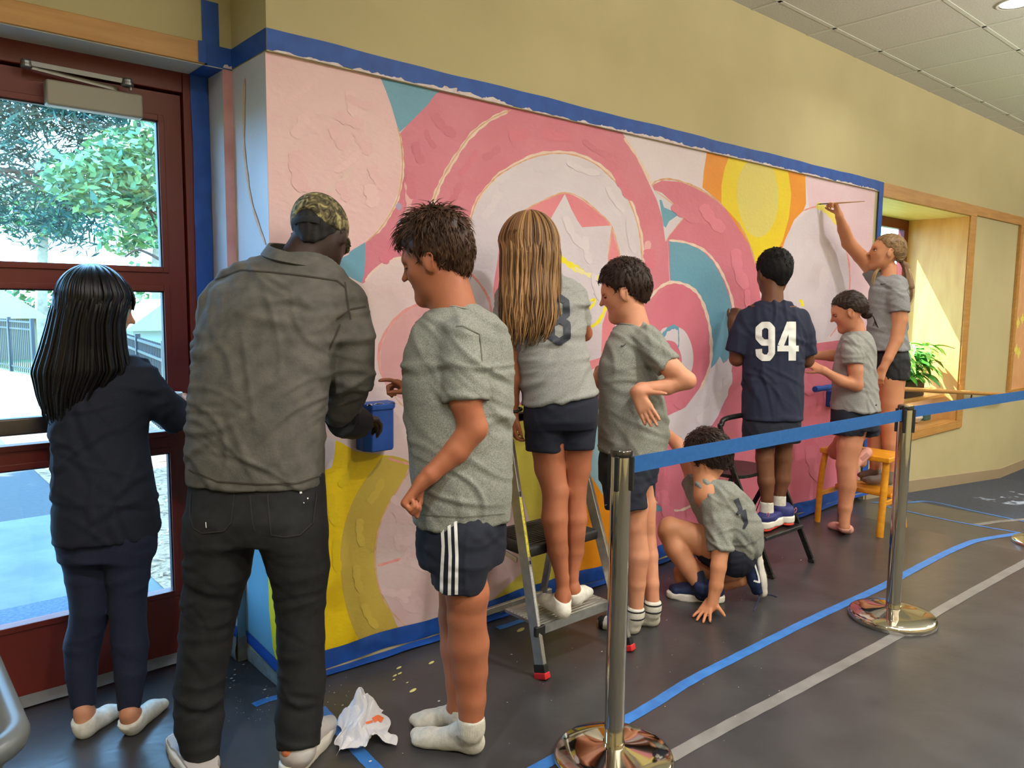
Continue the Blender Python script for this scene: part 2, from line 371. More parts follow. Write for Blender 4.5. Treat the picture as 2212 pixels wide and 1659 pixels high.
# skirting on the far wall
sk=MB()
X=[4.82,5.07,7.95,XR]; V=[];F=[]
for x in X:
    for y,dz in ((-.001,0),(-.012,0),(-.012,.10),(-.001,.105)): V.append((x,y,fz(x)+dz))
for i in range(3):
    for k in range(4): F.append((i*4+k,i*4+(k+1)%4,(i+1)*4+(k+1)%4,(i+1)*4+k))
sk.add(V,F+[(0,1,2,3),(12,15,14,13)]); tag(sk.build('baseboard_back',M_base),kind='structure')
# ---------------------------------------------------------------- mural (flat paint, thin coats on the wall)
ZB,ZT=.075,2.302
class Plane:
    def __init__(s,axis,val,sgn,rng): s.ax=axis; s.val=val; s.sgn=sgn; s.rng=rng   # rng: ((lo,hi) of horizontal axis, (z lo, hi))
    def hit(s,px,py):
        q=onY(px,py,s.val) if s.ax==1 else onX(px,py,s.val)
        h=0 if s.ax==1 else 1; q[h]=min(max(q[h],s.rng[0][0]),s.rng[0][1]); q[2]=min(max(q[2],s.rng[1][0]),s.rng[1][1]); return q
def pfill(pts2,plane,layer,m,name,parent,px=True):
    Q=[plane.hit(*p) if px else A(*p) for p in pts2]
    K=[]
    for q in Q:
        q=q.copy(); q[plane.ax]=plane.val+plane.sgn*(.0004+.000015*layer)
        if not K or np.linalg.norm(q-K[-1])>.0015: K.append(q)
    if np.linalg.norm(K[0]-K[-1])<.0015: K.pop()
    h=0 if plane.ax==1 else 1
    r=delaunay_2d_cdt([Vector((q[h],q[2])) for q in K],[],[list(range(len(K)))],1,1e-6)
    V=[]; F=[tuple(t) for t in r[2]]
    for v in r[0]: q=K[0].copy(); q[h]=v[0]; q[2]=v[1]; V.append(tuple(q))
    for i,f in enumerate(F):
        a,b,c=[A(*V[j]) for j in f]; n=np.cross(b-a,c-a)
        if n[plane.ax]*plane.sgn<0: F[i]=f[::-1]
    return mesh(name,V,F,m,parent)
MP=Plane(1,0,-1,((.0,MURX),(ZB,ZT)))
def paint(name,c,c2=None,scale=3.2):
    c=tuple(x*.955 for x in c); c2=tuple(min(255,x*.9+20) for x in c) if c2 is None else tuple(x*.955 for x in c2)
    return mat('paint_'+name,c,c2,rough=.48,scale=scale,bump=.0014,bscale=34,detail=9,stretch=(1,1,1.6))
PK=paint('dark_pink',(218,120,140),(226,136,154)); PK2=paint('rose',(226,128,150),(218,116,138)); PL=paint('pale_pink',(244,198,202),(246,208,206)); WH=paint('off_white',(230,220,230),(220,206,216))
LI=paint('lilac_white',(234,216,224),(238,224,232)); BL=paint('sky_blue',(112,170,196),(104,160,188)); YE=paint('yellow',(250,224,14),(244,212,10)); OR=paint('orange',(246,158,14),(240,146,16))
PY=paint('pale_yellow',(230,214,116),(236,218,108)); MU=paint('mustard',(252,216,8),(240,200,4)); KH=paint('khaki_yellow',(216,188,80),(206,176,74)); PC=paint('blush',(232,204,204),(238,216,214)); PC2=paint('blush_inner',(234,182,182),(226,166,168))
CO=paint('coral',(230,128,142),(238,144,154)); LN=mat('pencil_line',(206,156,116),(226,180,150),rough=.7,scale=30); PKL=mat('pink_line',(226,140,140),(232,170,160),rough=.7,scale=30); CR=mat('cream_edge',(236,214,200),(230,196,180),rough=.6,scale=20)
mural=empty('wall_mural',(0,0,ZB),'half painted pink, white, yellow and blue abstract mural covering the wall','mural')
lay=[0]
def shape(nm,m,pts,plane=MP,sm=True,layer=None):
    lay[0]+=1
    return pfill(spline(pts,5,True) if sm else pts,plane,lay[0] if layer is None else layer,m,nm,mural)
def stroke(nm,m,pts,w,plane=MP,sm=True,jit=.25):
    lay[0]+=1; p=spline(pts,6) if sm else np.array(pts,float); n=len(p); L=[];R_=[]
    for i in range(n):
        d=p[min(i+1,n-1)]-p[max(i-1,0)]; d=d/np.linalg.norm(d); q=A(-d[1],d[0]); ww=w/2*(1+jit*math.sin(i*1.7)+jit*.7*math.sin(i*.61+1))*(min(1,.35+i/3.,.35+(n-1-i)/3.))
        L.append(p[i]+q*ww); R_.append(p[i]-q*ww)
    Q=[]
    for a in L+R_:
        h=plane.hit(*a); h[plane.ax]=plane.val+plane.sgn*(.0004+.000015*lay[0]); Q.append(h)
    F=[(i,i+1,n+i+1,n+i) for i in range(n-1)]
    a,b,c=Q[0],Q[1],Q[n+1]; 
    if np.cross(b-a,c-a)[plane.ax]*plane.sgn<0: F=[f[::-1] for f in F]
    return mesh(nm,Q,F,m,mural)
shape('base_coat',LI,[(560,60),(2000,60),(2000,1600),(560,1600)],sm=False)
# rectangle limits are clamped to the mural panel
shape('rose_field',PK2,[(1300,900),(1440,890),(1520,945),(1575,860),(1600,760),(1640,640),(1690,700),(1760,742),(1850,730),(1900,720),(1900,1120),(1280,1300)],sm=False)
shape('pale_rose_field',paint('pale_rose',(238,208,220),(232,196,210)),[(1740,380),(1900,400),(1900,735),(1840,735),(1800,700),(1760,560)],sm=False)
shape('big_pink_ring',PK,[(942,190),(1345,270),(1371,330),(1403,399),(1421,437),(1435,480),(1442,522),(1446,607),(1440,700),(1420,800),(1380,900),(1300,1000),(1100,1050),(900,1000),(790,800),(778,600),(790,523),(810,505),(830,480),(848,450),(860,420),(867,380),(868,340),(862,290),(878,272),(900,250),(925,225)],sm=False)
shape('pale_pink_disc',PL,[(560,90),(822,100),(826,176),(838,200),(850,240),(858,275),(864,300),(868,340),(867,380),(860,420),(848,450),(830,480),(810,505),(790,523),(770,545),(740,560),(700,760),(640,960),(560,960)],sm=False)
shape('blue_wedge',BL,[(822,160),(950,190),(940,204),(925,225),(900,250),(878,272),(862,287),(855,262),(845,228),(833,195)],sm=False)
shape('blush_disc',PC,[(785,612),(800,588),(835,562),(876,553),(930,555),(1000,575),(1035,610),(1060,660),(1080,760),(1075,860),(1050,940),(1000,990),(940,1005),(880,1005),(840,990),(790,990),(700,970),(600,960),(560,800),(600,640),(700,590),(760,600)])
shape('blush_inner_disc',PC2,[(822,790),(825,745),(845,703),(880,668),(925,652),(975,660),(1010,700),(1020,760),(1005,830),(960,865),(900,872),(855,855),(832,830)])
stroke('inner_disc_outline',PKL,[(832,825),(819,790),(821,745),(842,703),(880,668),(925,651),(952,651)],6)
stroke('inner_disc_pencil_line',LN,[(840,830),(855,860),(880,885),(900,897)],3)
shape('blue_wedge',BL,[(789,523),(789,560),(787,590),(781,612),(700,570),(731,568),(740,556),(753,550),(756,543)],sm=False)
shape('big_white_ring',WH,[(1008,520),(1015,480),(1032,430),(1060,395),(1085,375),(1140,345),(1190,333),(1240,336),(1285,355),(1320,385),(1350,420),(1370,465),(1382,515),(1386,570),(1384,640),(1370,720),(1340,790),(1290,850),(1220,890),(1140,880),(1060,800),(1015,700),(1005,600)])
stroke('ring_cream_edge',CR,[(1010,500),(1018,465),(1034,428),(1062,393),(1086,371),(1140,341),(1190,329),(1242,333),(1288,352),(1322,382),(1352,418),(1373,463),(1385,513),(1389,570)],7)
stroke('ring_pencil_line',LN,[(1008,520),(1015,480),(1032,430),(1060,395),(1085,373),(1140,344),(1190,332),(1240,335),(1285,354),(1320,384),(1351,420),(1371,465),(1383,515),(1387,570)],2.6)
shape('coral_disc',CO,[(1066,640),(1075,560),(1085,500),(1120,462),(1165,437),(1215,418),(1250,428),(1290,458),(1316,484),(1329,520),(1340,560),(1343,620),(1333,690),(1310,745),(1290,790),(1250,800),(1130,780),(1090,700)])
stroke('coral_pencil_line',LN,[(1120,462),(1165,437),(1215,417),(1252,426),(1290,456),(1318,484),(1331,520),(1343,570)],3)
shape('white_star',WH,[(1220,419),(1234,452),(1248,478),(1257,491),(1322,487),(1318,520),(1313,560),(1320,610),(1318,650),(1301,700),(1298,772),(1240,790),(1190,800),(1120,700),(1130,600),(1150,520),(1185,480),(1205,445)],sm=False)
stroke('star_outline',LN,[(1322,487),(1318,520),(1313,560)],3,sm=False)
YS=mat('yellow_brushwork',(240,222,20),(246,232,70),rough=.5,scale=20)
stroke('yellow_brush_stroke',YS,[(1207,553),(1222,566),(1245,580),(1262,590)],12)
stroke('yellow_brush_stroke',mat('faint_yellow',(238,228,150),(236,226,180),rough=.5),[(1240,578),(1262,590),(1290,600),(1300,606)],9)
stroke('yellow_brush_stroke',YS,[(1310,655),(1304,675),(1292,695),(1275,707),(1255,714)],7)
stroke('yellow_brush_stroke',YS,[(1262,660),(1275,650),(1284,647),(1283,656),(1272,668),(1268,676)],5)
stroke('white_curved_brush_line',CR,[(1097,240),(1060,258),(1020,290),(990,330),(962,375),(945,410),(932,448)],9)
stroke('white_curved_pencil_line',LN,[(1105,237),(1060,257),(1020,288),(990,328),(962,373),(945,408),(930,450)],2.6)
stroke('disc_edge_highlight',CR,[(862,290),(869,340),(868,380),(861,420),(849,450),(831,481),(811,506)],7)
stroke('disc_pencil_line',LN,[(858,275),(865,300),(869,340),(868,380),(861,420),(849,450),(831,480),(811,505),(790,524)],2.6)
stroke('blush_pencil_line',CR,[(789,608),(802,590),(836,564),(877,555)],5)
stroke('blush_pencil_line',PKL,[(1015,590),(1035,612),(1055,645),(1062,680)],5)
for c,r in (((861,445),7),((864,478),5)): shape('grey_blue_blot',mat('blot',(170,160,190),rough=.6),[(c[0]-r,c[1]),(c[0],c[1]-r),(c[0]+r,c[1]),(c[0]+1,c[1]+r*1.4)])
shape('lilac_wedge',LI,[(1345,280),(1530,320),(1522,380),(1517,410),(1480,398),(1445,388),(1415,390),(1408,402),(1395,375),(1371,332)],sm=False)
stroke('wedge_cream_edge',CR,[(1348,298),(1374,335),(1398,378),(1406,398)],6)
shape('small_pink_ring',PK2,[(1408,400),(1430,390),(1470,393),(1515,410),(1560,440),(1592,475),(1617,520),(1634,575),(1642,640),(1652,700),(1652,760),(1600,900),(1500,1020),(1400,1000),(1390,800),(1447,607),(1442,520),(1436,470),(1425,440)],sm=False)
stroke('small_ring_pencil_line',LN,[(1408,402),(1418,391),(1445,387),(1480,395),(1517,412),(1560,442),(1592,477),(1617,520),(1633,573)],4)
shape('white_triangle',WH,[(1412,410),(1430,417),(1482,465),(1445,510),(1437,522),(1430,470)],sm=False)
shape('blue_triangle',BL,[(1424,432),(1429,432),(1434,448),(1450,455),(1468,462),(1445,478),(1438,492),(1433,488)],sm=False)
stroke('triangle_pencil_line',LN,[(1412,410),(1440,430),(1482,464),(1446,508),(1438,522)],2.6,sm=False)
shape('blue_arc',BL,[(1445,521),(1480,525),(1515,540),(1540,565),(1560,600),(1575,640),(1585,690),(1586,740),(1580,780),(1575,800),(1570,778),(1560,785),(1555,770),(1546,785),(1534,797),(1533,730),(1528,690),(1515,650),(1500,628),(1475,612),(1448,607)],sm=False)
stroke('arc_cream_edge',CR,[(1445,519),(1482,524),(1518,539),(1544,565),(1564,600),(1579,640),(1588,690)],5)
shape('white_band',WH,[(1586,750),(1580,800),(1572,850),(1550,900),(1520,945),(1480,972),(1440,960),(1395,930),(1400,905),(1440,899),(1480,880),(1510,840),(1534,797),(1546,785),(1555,770),(1562,785),(1570,780)],sm=False)
shape('rose_disc',PK2,[(1448,613),(1475,617),(1500,632),(1515,655),(1528,695),(1533,740),(1530,790),(1510,838),(1480,878),(1440,897),(1400,900),(1385,800),(1400,690),(1420,640)],sm=False)
stroke('rose_disc_edge',CR,[(1395,655),(1420,625),(1448,610),(1478,614),(1503,630),(1518,655),(1531,697),(1536,742),(1533,792),(1513,842)],6)
shape('white_inner_ring',WH,[(1425,720),(1450,706),(1475,712),(1490,735),(1497,765),(1495,795),(1480,830),(1440,840),(1425,800)])
shape('rose_inner_disc',PK2,[(1430,742),(1455,738),(1468,758),(1472,785),(1455,810),(1430,800)])
stroke('blue_inner_curve',BL,[(1427,738),(1438,716),(1455,706),(1466,712)],8)
stroke('blue_drip',BL,[(1465,710),(1466,740),(1464,752)],2.5)
shape('orange_band',OR,[(1527,320),(1740,365),(1741,440),(1735,455),(1715,475),(1700,510),(1692,550),(1640,562),(1560,440),(1517,405),(1520,370)],sm=False)
shape('yellow_band',YE,[(1574,330),(1703,355),(1709,420),(1704,470),(1690,520),(1675,548),(1650,568),(1634,577),(1615,520),(1590,475),(1558,440),(1558,400),(1565,365)],sm=False)
shape('pale_yellow_oval',PY,[(1618,347),(1662,358),(1676,385),(1681,425),(1676,468),(1660,500),(1637,513),(1615,500),(1600,470),(1592,430),(1595,385)])
stroke('band_pencil_line',LN,[(1592,477),(1616,520),(1633,575)],3)
shape('white_egg',WH,[(1765,448),(1795,465),(1820,520),(1832,580),(1830,640),(1815,690),(1790,725),(1760,741),(1720,738),(1692,700),(1680,640),(1682,580),(1695,520),(1722,475)])
stroke('egg_outline',PKL,[(1735,455),(1765,447),(1797,464),(1823,520),(1835,580),(1833,640),(1818,690),(1793,727)],3)
stroke('wet_yellow_stroke',paint('wet_yellow',(238,222,92)),[(1763,444),(1776,448),(1795,462),(1811,486)],15,jit=.1)
stroke('yellow_drip',YS,[(1727,648),(1733,655),(1732,662)],7)
# lower part
shape('mustard_field',MU,[(560,905),(735,955),(768,975),(845,985),(835,1000),(800,1020),(770,1070),(745,1130),(735,1190),(738,1250),(750,1310),(768,1370),(820,1420),(700,1600),(560,1600)],sm=False)
shape('white_patch',WH,[(660,930),(725,950),(722,985),(716,1010),(690,1020)],sm=False)
shape('khaki_arc',KH,[(835,984),(892,1003),(870,1040),(840,1090),(820,1140),(812,1200),(818,1260),(840,1310),(885,1370),(800,1410),(770,1372),(747,1310),(736,1240),(736,1180),(748,1120),(772,1062),(805,1015)])
shape('pale_lower_disc',paint('pale_lower',(228,204,202),(220,186,188)),[(892,1003),(960,1000),(1060,1010),(1130,1080),(1150,1160),(1135,1230),(1080,1290),(1050,1340),(965,1367),(885,1392),(840,1310),(818,1260),(812,1200),(820,1140),(840,1090),(870,1040)])
shape('pale_olive_field',paint('olive_yellow',(222,208,86),(214,198,72)),[(1090,880),(1160,870),(1230,950),(1240,1120),(1235,1200),(1200,1290),(1070,1340),(1060,1300),(1135,1230),(1152,1160),(1132,1080),(1110,1000)],sm=False)
shape('orange_field',OR,[(1240,960),(1262,1000),(1300,1065),(1330,1110),(1330,1260),(1190,1300),(1220,1220),(1232,1120)],sm=False)
shape('blue_field',paint('soft_blue',(156,196,212),(144,186,204)),[(1240,870),(1340,860),(1340,1100),(1318,1095),(1290,1050),(1262,1005)],sm=False)
shape('blue_sliver',BL,[(1380,1078),(1400,1080),(1430,1096),(1442,1103),(1400,1106),(1380,1108)],sm=False)
stroke('cream_sliver',CR,[(1396,1074),(1420,1086),(1447,1100),(1470,1102),(1497,1090)],5)
stroke('pink_spoke',PKL,[(815,1222),(870,1206),(925,1190),(1000,1180)],6)
stroke('disc_pencil_line',LN,[(892,1005),(868,1042),(838,1092),(818,1142),(810,1200),(816,1260),(838,1312),(880,1356)],3)
stroke('pink_edge_line',PKL,[(838,990),(865,998),(893,1003),(940,1000)],5)
stroke('white_brush_highlight',paint('lighter_pink',(240,176,180)),[(1400,520),(1395,560),(1388,600)],14)
stroke('white_brush_highlight',paint('lighter_pink',(240,176,180)),[(880,390),(883,440),(876,500)],16)
for a,b in (((950,500),(940,560)),((700,420),(760,360))): stroke('pale_brush_mark',paint('pale_mark',(244,208,202)),[a,((a[0]+b[0])/2+8,(a[1]+b[1])/2),b],14)
# loose brushwork inside the fields
def lighten(nm,base,k): k=1+(k-1)*.5; return mat('brush_'+nm,tuple(min(255,x*.965*k) for x in base),tuple(min(255,x*.965*(k*.4+.6)) for x in base),rough=.48,scale=14,bump=.0014,bscale=34,detail=9,stretch=(1,1,1.6))
_rs=random.Random(12)
_bk=[0]
def brush(nm,m,cx,cy,L,w,ang,cur=.15):
    a=math.radians(ang); d=A(math.cos(a),math.sin(a)); n_=A(-d[1],d[0]); stroke(nm,m,[A(cx,cy)-d*L/2,A(cx,cy)+n_*L*cur*.5,A(cx,cy)+d*L/2],w*1.8,jit=.2)
bp=[lighten('pink_pale',(218,120,140),1.07),lighten('pink_deep',(218,120,140),.95)]
for cx,cy,ang in [(905,330,70),(930,300,60),(890,400,85),(960,270,45),(1010,350,-55),(980,420,-65),(1120,290,-15),(1200,290,5),(1290,320,30),(1350,400,60),(1405,560,85),(1060,330,-35),(840,540,-60)]:
    brush('brush_mark',bp[_rs.randrange(2)],cx,cy,_rs.uniform(40,80),_rs.uniform(6,14),ang)
bq=[lighten('pale_light',(245,203,204),1.02),lighten('pale_deep',(244,197,200),.985)]
for i in range(16): brush('brush_mark',bq[i%2],_rs.uniform(640,820),_rs.uniform(190,480),_rs.uniform(40,90),_rs.uniform(8,18),_rs.choice([-60,-40,20,60,80]))
bw=[lighten('white_cool',(226,214,224),.97),lighten('white_warm',(228,216,224),1.01)]
for cx,cy,ang in [(1060,440,-60),(1100,390,-40),(1180,355,-8),(1260,362,20),(1330,430,55),(1365,510,80),(1270,540,80),(1290,620,75),(1240,500,60),(1740,560,-80),(1770,620,-75),(1800,560,85),(1720,650,80),(1560,840,-70),(1530,880,-55),(1480,930,-20)]: brush('brush_mark',bw[_rs.randrange(2)],cx,cy,_rs.uniform(40,90),_rs.uniform(6,14),ang)
bl_=[lighten('lower_pink',(228,198,199),1.03),lighten('lower_rose',(226,192,195),.98)]
for i in range(22):
    t=_rs.uniform(-1.3,1.3); brush('brush_mark',bl_[i%2],_rs.uniform(850,950),1200+_rs.uniform(-140,120),_rs.uniform(30,70),_rs.uniform(5,11),math.degrees(t))
br_=[lighten('rose_pale',(226,128,150),1.08),lighten('rose_deep',(226,128,150),.94)]
for cx,cy,ang in [(1600,580,75),(1620,660,80),(1480,460,30),(1540,470,50),(1460,850,70),(1420,1000,-70),(1400,1140,-80),(1440,1090,70),(1560,1000,-80),(1740,900,80),(1760,1000,75),(1790,860,85),(1700,960,80),(1830,900,-80),(1740,820,70)]: brush('brush_mark',br_[_rs.randrange(2)],cx,cy,_rs.uniform(40,90),_rs.uniform(6,15),ang)
by_=[lighten('yellow_deep',(240,206,10),.95),lighten('khaki_lite',(216,188,80),1.05)]
for cx,cy,ang in [(720,1100,80),(730,1200,88),(700,1300,85),(750,1020,-60)]: brush('brush_mark',by_[0],cx,cy,70,10,ang)
for cx,cy,ang in [(780,1150,85),(775,1250,80),(800,1330,60),(810,1060,-60)]: brush('brush_mark',by_[1],cx,cy,60,9,ang)
# painted returns beside the door
RP=Plane(0,0,-1,((.0,.3),(ZB,2.30))); 
def quadX(nm,m,y0,y1,z0,z1,layer,x=0): return mesh(nm,[(x-.0004-.000015*layer,y0,z0),(x-.0004-.000015*layer,y1,z0),(x-.0004-.000015*layer,y1,z1),(x-.0004-.000015*layer,y0,z1)],[(0,3,2,1)],m,mural)
RW=paint('return_white',(206,208,214),(196,198,208)); TB=paint('teal_blue',(118,168,188),(110,160,182)); PS=paint('pink_strip',(226,172,168),(206,146,146),scale=6)
quadX('return_white_coat',RW,0,.3,ZB,2.302,1); 
shape('return_blue_coat',TB,[(540,1010),(600,980),(620,1600),(540,1600)],plane=RP,sm=False,layer=3)
shape('return_mustard_coat',MU,[(570,1030),(577,1200),(582,1320),(590,1400),(600,1440),(640,1500),(640,1000)],plane=RP,sm=False,layer=4)
stroke('return_pencil_curve',LN,[(530,170),(528,300),(535,380),(548,450),(575,530)],4,plane=RP)
NP=Plane(1,.3,-1,((-.0375,0),(ZB,2.30)))
shape('narrow_pink_coat',PS,[(470,140),(530,140),(530,1500),(470,1500)],plane=NP,sm=False,layer=1)
shape('narrow_blue_coat',TB,[(470,1000),(550,1010),(560,1500),(470,1500)],plane=NP,sm=False,layer=2)
mesh('reveal_white_coat',[(-.0379,.3,ZB),(-.0379,.452,ZB),(-.0379,.452,2.302),(-.0379,.3,2.302)],[(0,3,2,1)],RW,mural)
# ragged white dabs on the tape edge
M_dab=mat('white_dabs',(222,214,212),(206,180,182),rough=.6,scale=40)
def dabs(name,p0,p1,n,wmax,hmax,seed,up=1,off=.014,parent=None,M=None,y=None):
    rs=random.Random(seed); mb=MB()
    for i in range(n):
        t=rs.random(); q=A(*p0)*(1-t)+A(*p1)*t; w=rs.uniform(.2,1)*wmax; h=rs.uniform(.3,1)*hmax
        q2=A(*p1)-A(*p0); d=nrm(q2); z=UP; base=q+A(0,0,0)
        k=6; V=[base+d*w*(j/(k-1)-.5)-z*.002*up for j in range(k)]+[base+d*w*(j/(k-1)-.5)*.9+z*up*h*math.sin(math.pi*(j+.5)/k)*rs.uniform(.3,1) for j in range(k)]
        V=[v+A(*y)*(1+.02*i) if y else v for v in V]
        mb.add(V,[(j,j+1,k+j+1,k+j) for j in range(k-1)])
    o=mb.build(name,M or M_dab,parent); o['kind']='stuff'; return o
dabs('white_paint_smears',(.04,-.0142,2.306),(4.66,-.0142,2.306),150,.14,.014,1,parent=mural,y=(0,-.0006,0))
dabs('white_paint_smears',(.75,-.0142,2.306),(1.05,-.0142,2.306),14,.16,.03,2,parent=mural,y=(0,-.0006,0))
dabs('white_paint_smears',(1.85,-.0142,2.306),(2.55,-.0142,2.306),22,.2,.024,3,parent=mural,y=(0,-.0006,0))
# ---------------------------------------------------------------- blue tape
T=lambda nm,lab: empty(nm,(0,0,0),lab,'tape')
def wav(mb,p0,p1,w,nvec,thick=.0015,n=60,amp=.002,seed=0,wv=.0,updir=None):
    """tape strip from p0 to p1, width w along updir, bulging along nvec"""
    rs=np.random.RandomState(seed); p0=A(*p0);p1=A(*p1); up=nrm(updir if updir is not None else UP); nv=nrm(nvec); V=[];F=[]; m=5
    ph=rs.rand(8)*6
    for i in range(n+1):
        t=i/n; L=np.linalg.norm(p1-p0)*t; c=p0*(1-t)+p1*t
        for j in range(m):
            s_=j/(m-1)
            b=amp*(.5+.5*math.sin(L*23+ph[0]+s_*4)*math.sin(L*9+ph[1])+.35*math.sin(L*51+s_*9+ph[2])) if 0<j<m-1 else amp*.25*(1+math.sin(L*30+ph[3+j//3]))
            V.append(c+up*(w*s_+ (wv*math.sin(L*6+ph[4])+wv*.5*math.sin(L*17+ph[5]) if j in(0,m-1) else 0))+nv*(thick+b))
    for i in range(n):
        for j in range(m-1): F.append((i*m+j,(i+1)*m+j,(i+1)*m+j+1,i*m+j+1))
    mb.add(V,F)
def tape(nm,lab,segs,m=None,kind=None,group=None):
    mb=MB(); 
    for i,s_ in enumerate(segs): wav(mb,*s_[:4],seed=i+len(lab),**(s_[4] if len(s_)>4 else {}))
    o=mb.build(nm,m or M_tape,smooth=True); tag(o,lab,'tape',group); return o
tape('painter_tape','long blue tape strip along the top edge of the mural',[((0,-.012,2.306),(4.73,-.012,2.306),.072,(0,-1,0),dict(amp=.0025,n=160,wv=.002))])
tape('painter_tape','blue tape strip on the side return up to the outer corner',[((-.001,-.012,2.306),(-.001,.3,2.306),.072,(-1,0,0),dict(amp=.0015,n=20))])
tape('painter_tape','vertical blue tape strip closing the right edge of the mural',[((4.725,-.013,ZB),(4.725,-.013,2.376),.07,(0,-1,0),dict(updir=(1,0,0),amp=.002,n=80,wv=.003)),((4.797,-.001,.0),(4.797,-.001,.4),.05,(0,-1,0),dict(updir=(1,0,0),amp=.002,n=10))])
tape('painter_tape','wide rumpled blue tape covering the wall base under the mural',[((.0,-.001,.012),(4.78,-.001,.012),.075,(0,-1,-.0),dict(amp=.006,n=200,wv=.006)),((.0,-.0015,.004),(4.78,-.0015,.004),.055,(0,-.25,1),dict(amp=.004,n=200,wv=.008,updir=(0,-1,.05)))])
tape('painter_tape','blue tape strip at the foot of the painted return by the door',[((-.002,.0,.055),(-.002,.3,.075),.05,(-1,0,0),dict(amp=.002,n=20)),((-.0385,.30,.10),(-.0385,.45,.10),.05,(-1,0,0),dict(amp=.002,n=12))])
x0=-.112
tape('painter_tape','vertical stub of blue tape sticking up above the door corner',[((-.108,.2985,2.30),(-.108,.2985,2.53),.062,(0,-1,0),dict(updir=(1,0,0),amp=.001,n=20))])
tape('painter_tape','blue tape wrapping the end of the wooden door trim',[((-.128,.2855,2.302),(-.098,.2855,2.302),.076,(0,-1,0),dict(amp=.001,n=6,wv=.004)),((-.102,.2850,2.302),(-.092,.2985,2.302),.076,(-.3,-1,0),dict(amp=.0003,n=4)),((-.094,.2985,2.302),(0,.2985,2.302),.076,(0,-1,0),dict(amp=.001,n=10))])
tape('painter_tape','blue tape on the underside of the door soffit corner',[((-.112,.285,2.2975),(-.112,.447,2.2975),.073,(0,0,-1),dict(updir=(1,0,0),amp=.001,n=10))])
tape('painter_tape','long vertical blue tape strip on the red door jamb',[((-.103,.442,.05),(-.108,.442,2.298),.066,(0,-1,0),dict(updir=(1,0,0),amp=.0035,n=100,wv=.002))])
dabs('white_paint_smears',(-.03,.2963,2.307),(0,.2963,2.307),10,.03,.018,4,parent=mural,y=(0,-.0006,0))
# clear/grey protective tape at the foot of the corner
tape('protective_tape','crumpled shiny grey tape wrapped round the inner wall corner foot',[((-.0375,.296,.004),(.0,.296,.004),.10,(0,-1,0),dict(amp=.008,n=14)),((-.004,.0,.004),(-.004,.3,.004),.055,(-1,0,0),dict(amp=.003,n=24)),((-.0415,.3,.004),(-.0415,.45,.004),.1,(-1,0,0),dict(amp=.006,n=14))],m=mat('shiny_grey_tape',(120,124,126),(150,152,150),rough=.18,scale=20,bump=.002,bscale=30))
tape('threshold_tape','grey tape strip laid along the foot of the red door',[((-1.2,.41,.012),(-.04,.41,.012),.05,(0,-.4,1),dict(updir=(0,.6,.35),amp=.003,n=60,wv=.003))],m=M_duct)
# floor tapes
def ftape(lab,px,w,m,nm='floor_tape',amp=.0006):
    Q=[onZ(*p) for p in px]
    for _ in range(3): Q=[A(q[0],q[1],fz(q[0])) if q[0]>4.1 else q for q in Q]
    Q=spline([q[:2] for q in Q],8); mb=MB(); n=len(Q); V=[]
    for i,q in enumerate(Q):
        d=nrm(Q[min(i+1,n-1)]-Q[max(i-1,0)]); s_=A(-d[1],d[0])
        for k in (-1,-.33,.33,1): p=q+s_*w/2*k*(1+.03*math.sin(i*2.1+k)); V.append((p[0],p[1],fz(p[0])+.0012+amp*abs(math.sin(i*1.3+k*2))))
    mb.add(V,[(i*4+j,(i+1)*4+j,(i+1)*4+j+1,i*4+j+1)[::-1] for i in range(n-1) for j in range(3)])
    return tag(mb.build(nm,m,smooth=True),lab,'tape')
ftape('long blue tape line on the grey floor paper running past the posts',[(1120,1682),(1380,1540),(1490,1472),(1600,1415),(1760,1335),(1900,1270),(1990,1222),(2060,1187),(2130,1160),(2207,1137)],.046,M_tapef)
ftape('long pale grey tape line on the floor nearest the camera',[(1360,1685),(1560,1574),(1720,1490),(1925,1380),(2080,1290),(2250,1196)],.05,M_duct)
ftape('thin light blue tape line crossing the floor paper near the yellow stool',[(1900,1078),(1965,1093),(2070,1115),(2207,1137),(2300,1155)],.03,M_tapef)
ftape('blue tape line along the far end of the floor paper beside the carpet',[(1885,1072),(1960,1066),(2012,1058),(2110,1079),(2215,1101),(2300,1118)],.035,M_tapef)
ftape('faint grey tape mark on the paper near the right edge',[(2110,1120),(2160,1106),(2225,1092)],.05,M_duct)
ftape('blue tape piece on the floor running under the white paper towel',[(690,1530),(740,1585),(790,1640),(840,1690)],.045,M_tapef)
ftape('short torn piece of blue tape on the floor behind the man',[(548,1524),(585,1510),(640,1500)],.035,M_tapef)
ftape('blue tape piece lying on the floor by the aluminium step ladder',[(1075,1358),(1100,1350),(1165,1328)],.035,M_tapef)
# paint drips on floor paper
md=MB(); rs=random.Random(5)
def drip(px,py,r,asp=1.4,th=0):
    q=onZ(px,py); z=fz(q[0])+.0012
    if q[0]>-.03 and q[1]>-.03: return
    md.add([(q[0]+r*asp*math.cos(t)*math.cos(th)-r*math.sin(t)*math.sin(th),q[1]+r*asp*math.cos(t)*math.sin(th)+r*math.sin(t)*math.cos(th),z+.0006*(k%2)) for k,t in enumerate([2*math.pi*i/8 for i in range(8)])],[tuple(range(8))])
for p in [(507,1447),(507,1458),(488,1465),(500,1466),(505,1471),(568,1470),(575,1483),(497,1486),(572,1490),(577,1508),(526,1436),(700,1478),(700,1495),(722,1497),(740,1524),(1030,1440),(1395,1245),(1445,1250),(1440,1340),(1730,1210),(948,1515),(968,1520),(1105,1414),(1117,1430),(1300,1408),(298,1580),(870,1628),(800,1645),(1737,1125),(1690,1205)]: drip(*p,rs.uniform(.0015,.0045))
for i in range(90): drip(rs.uniform(480,760),rs.uniform(1440,1560),rs.uniform(.0006,.0016))
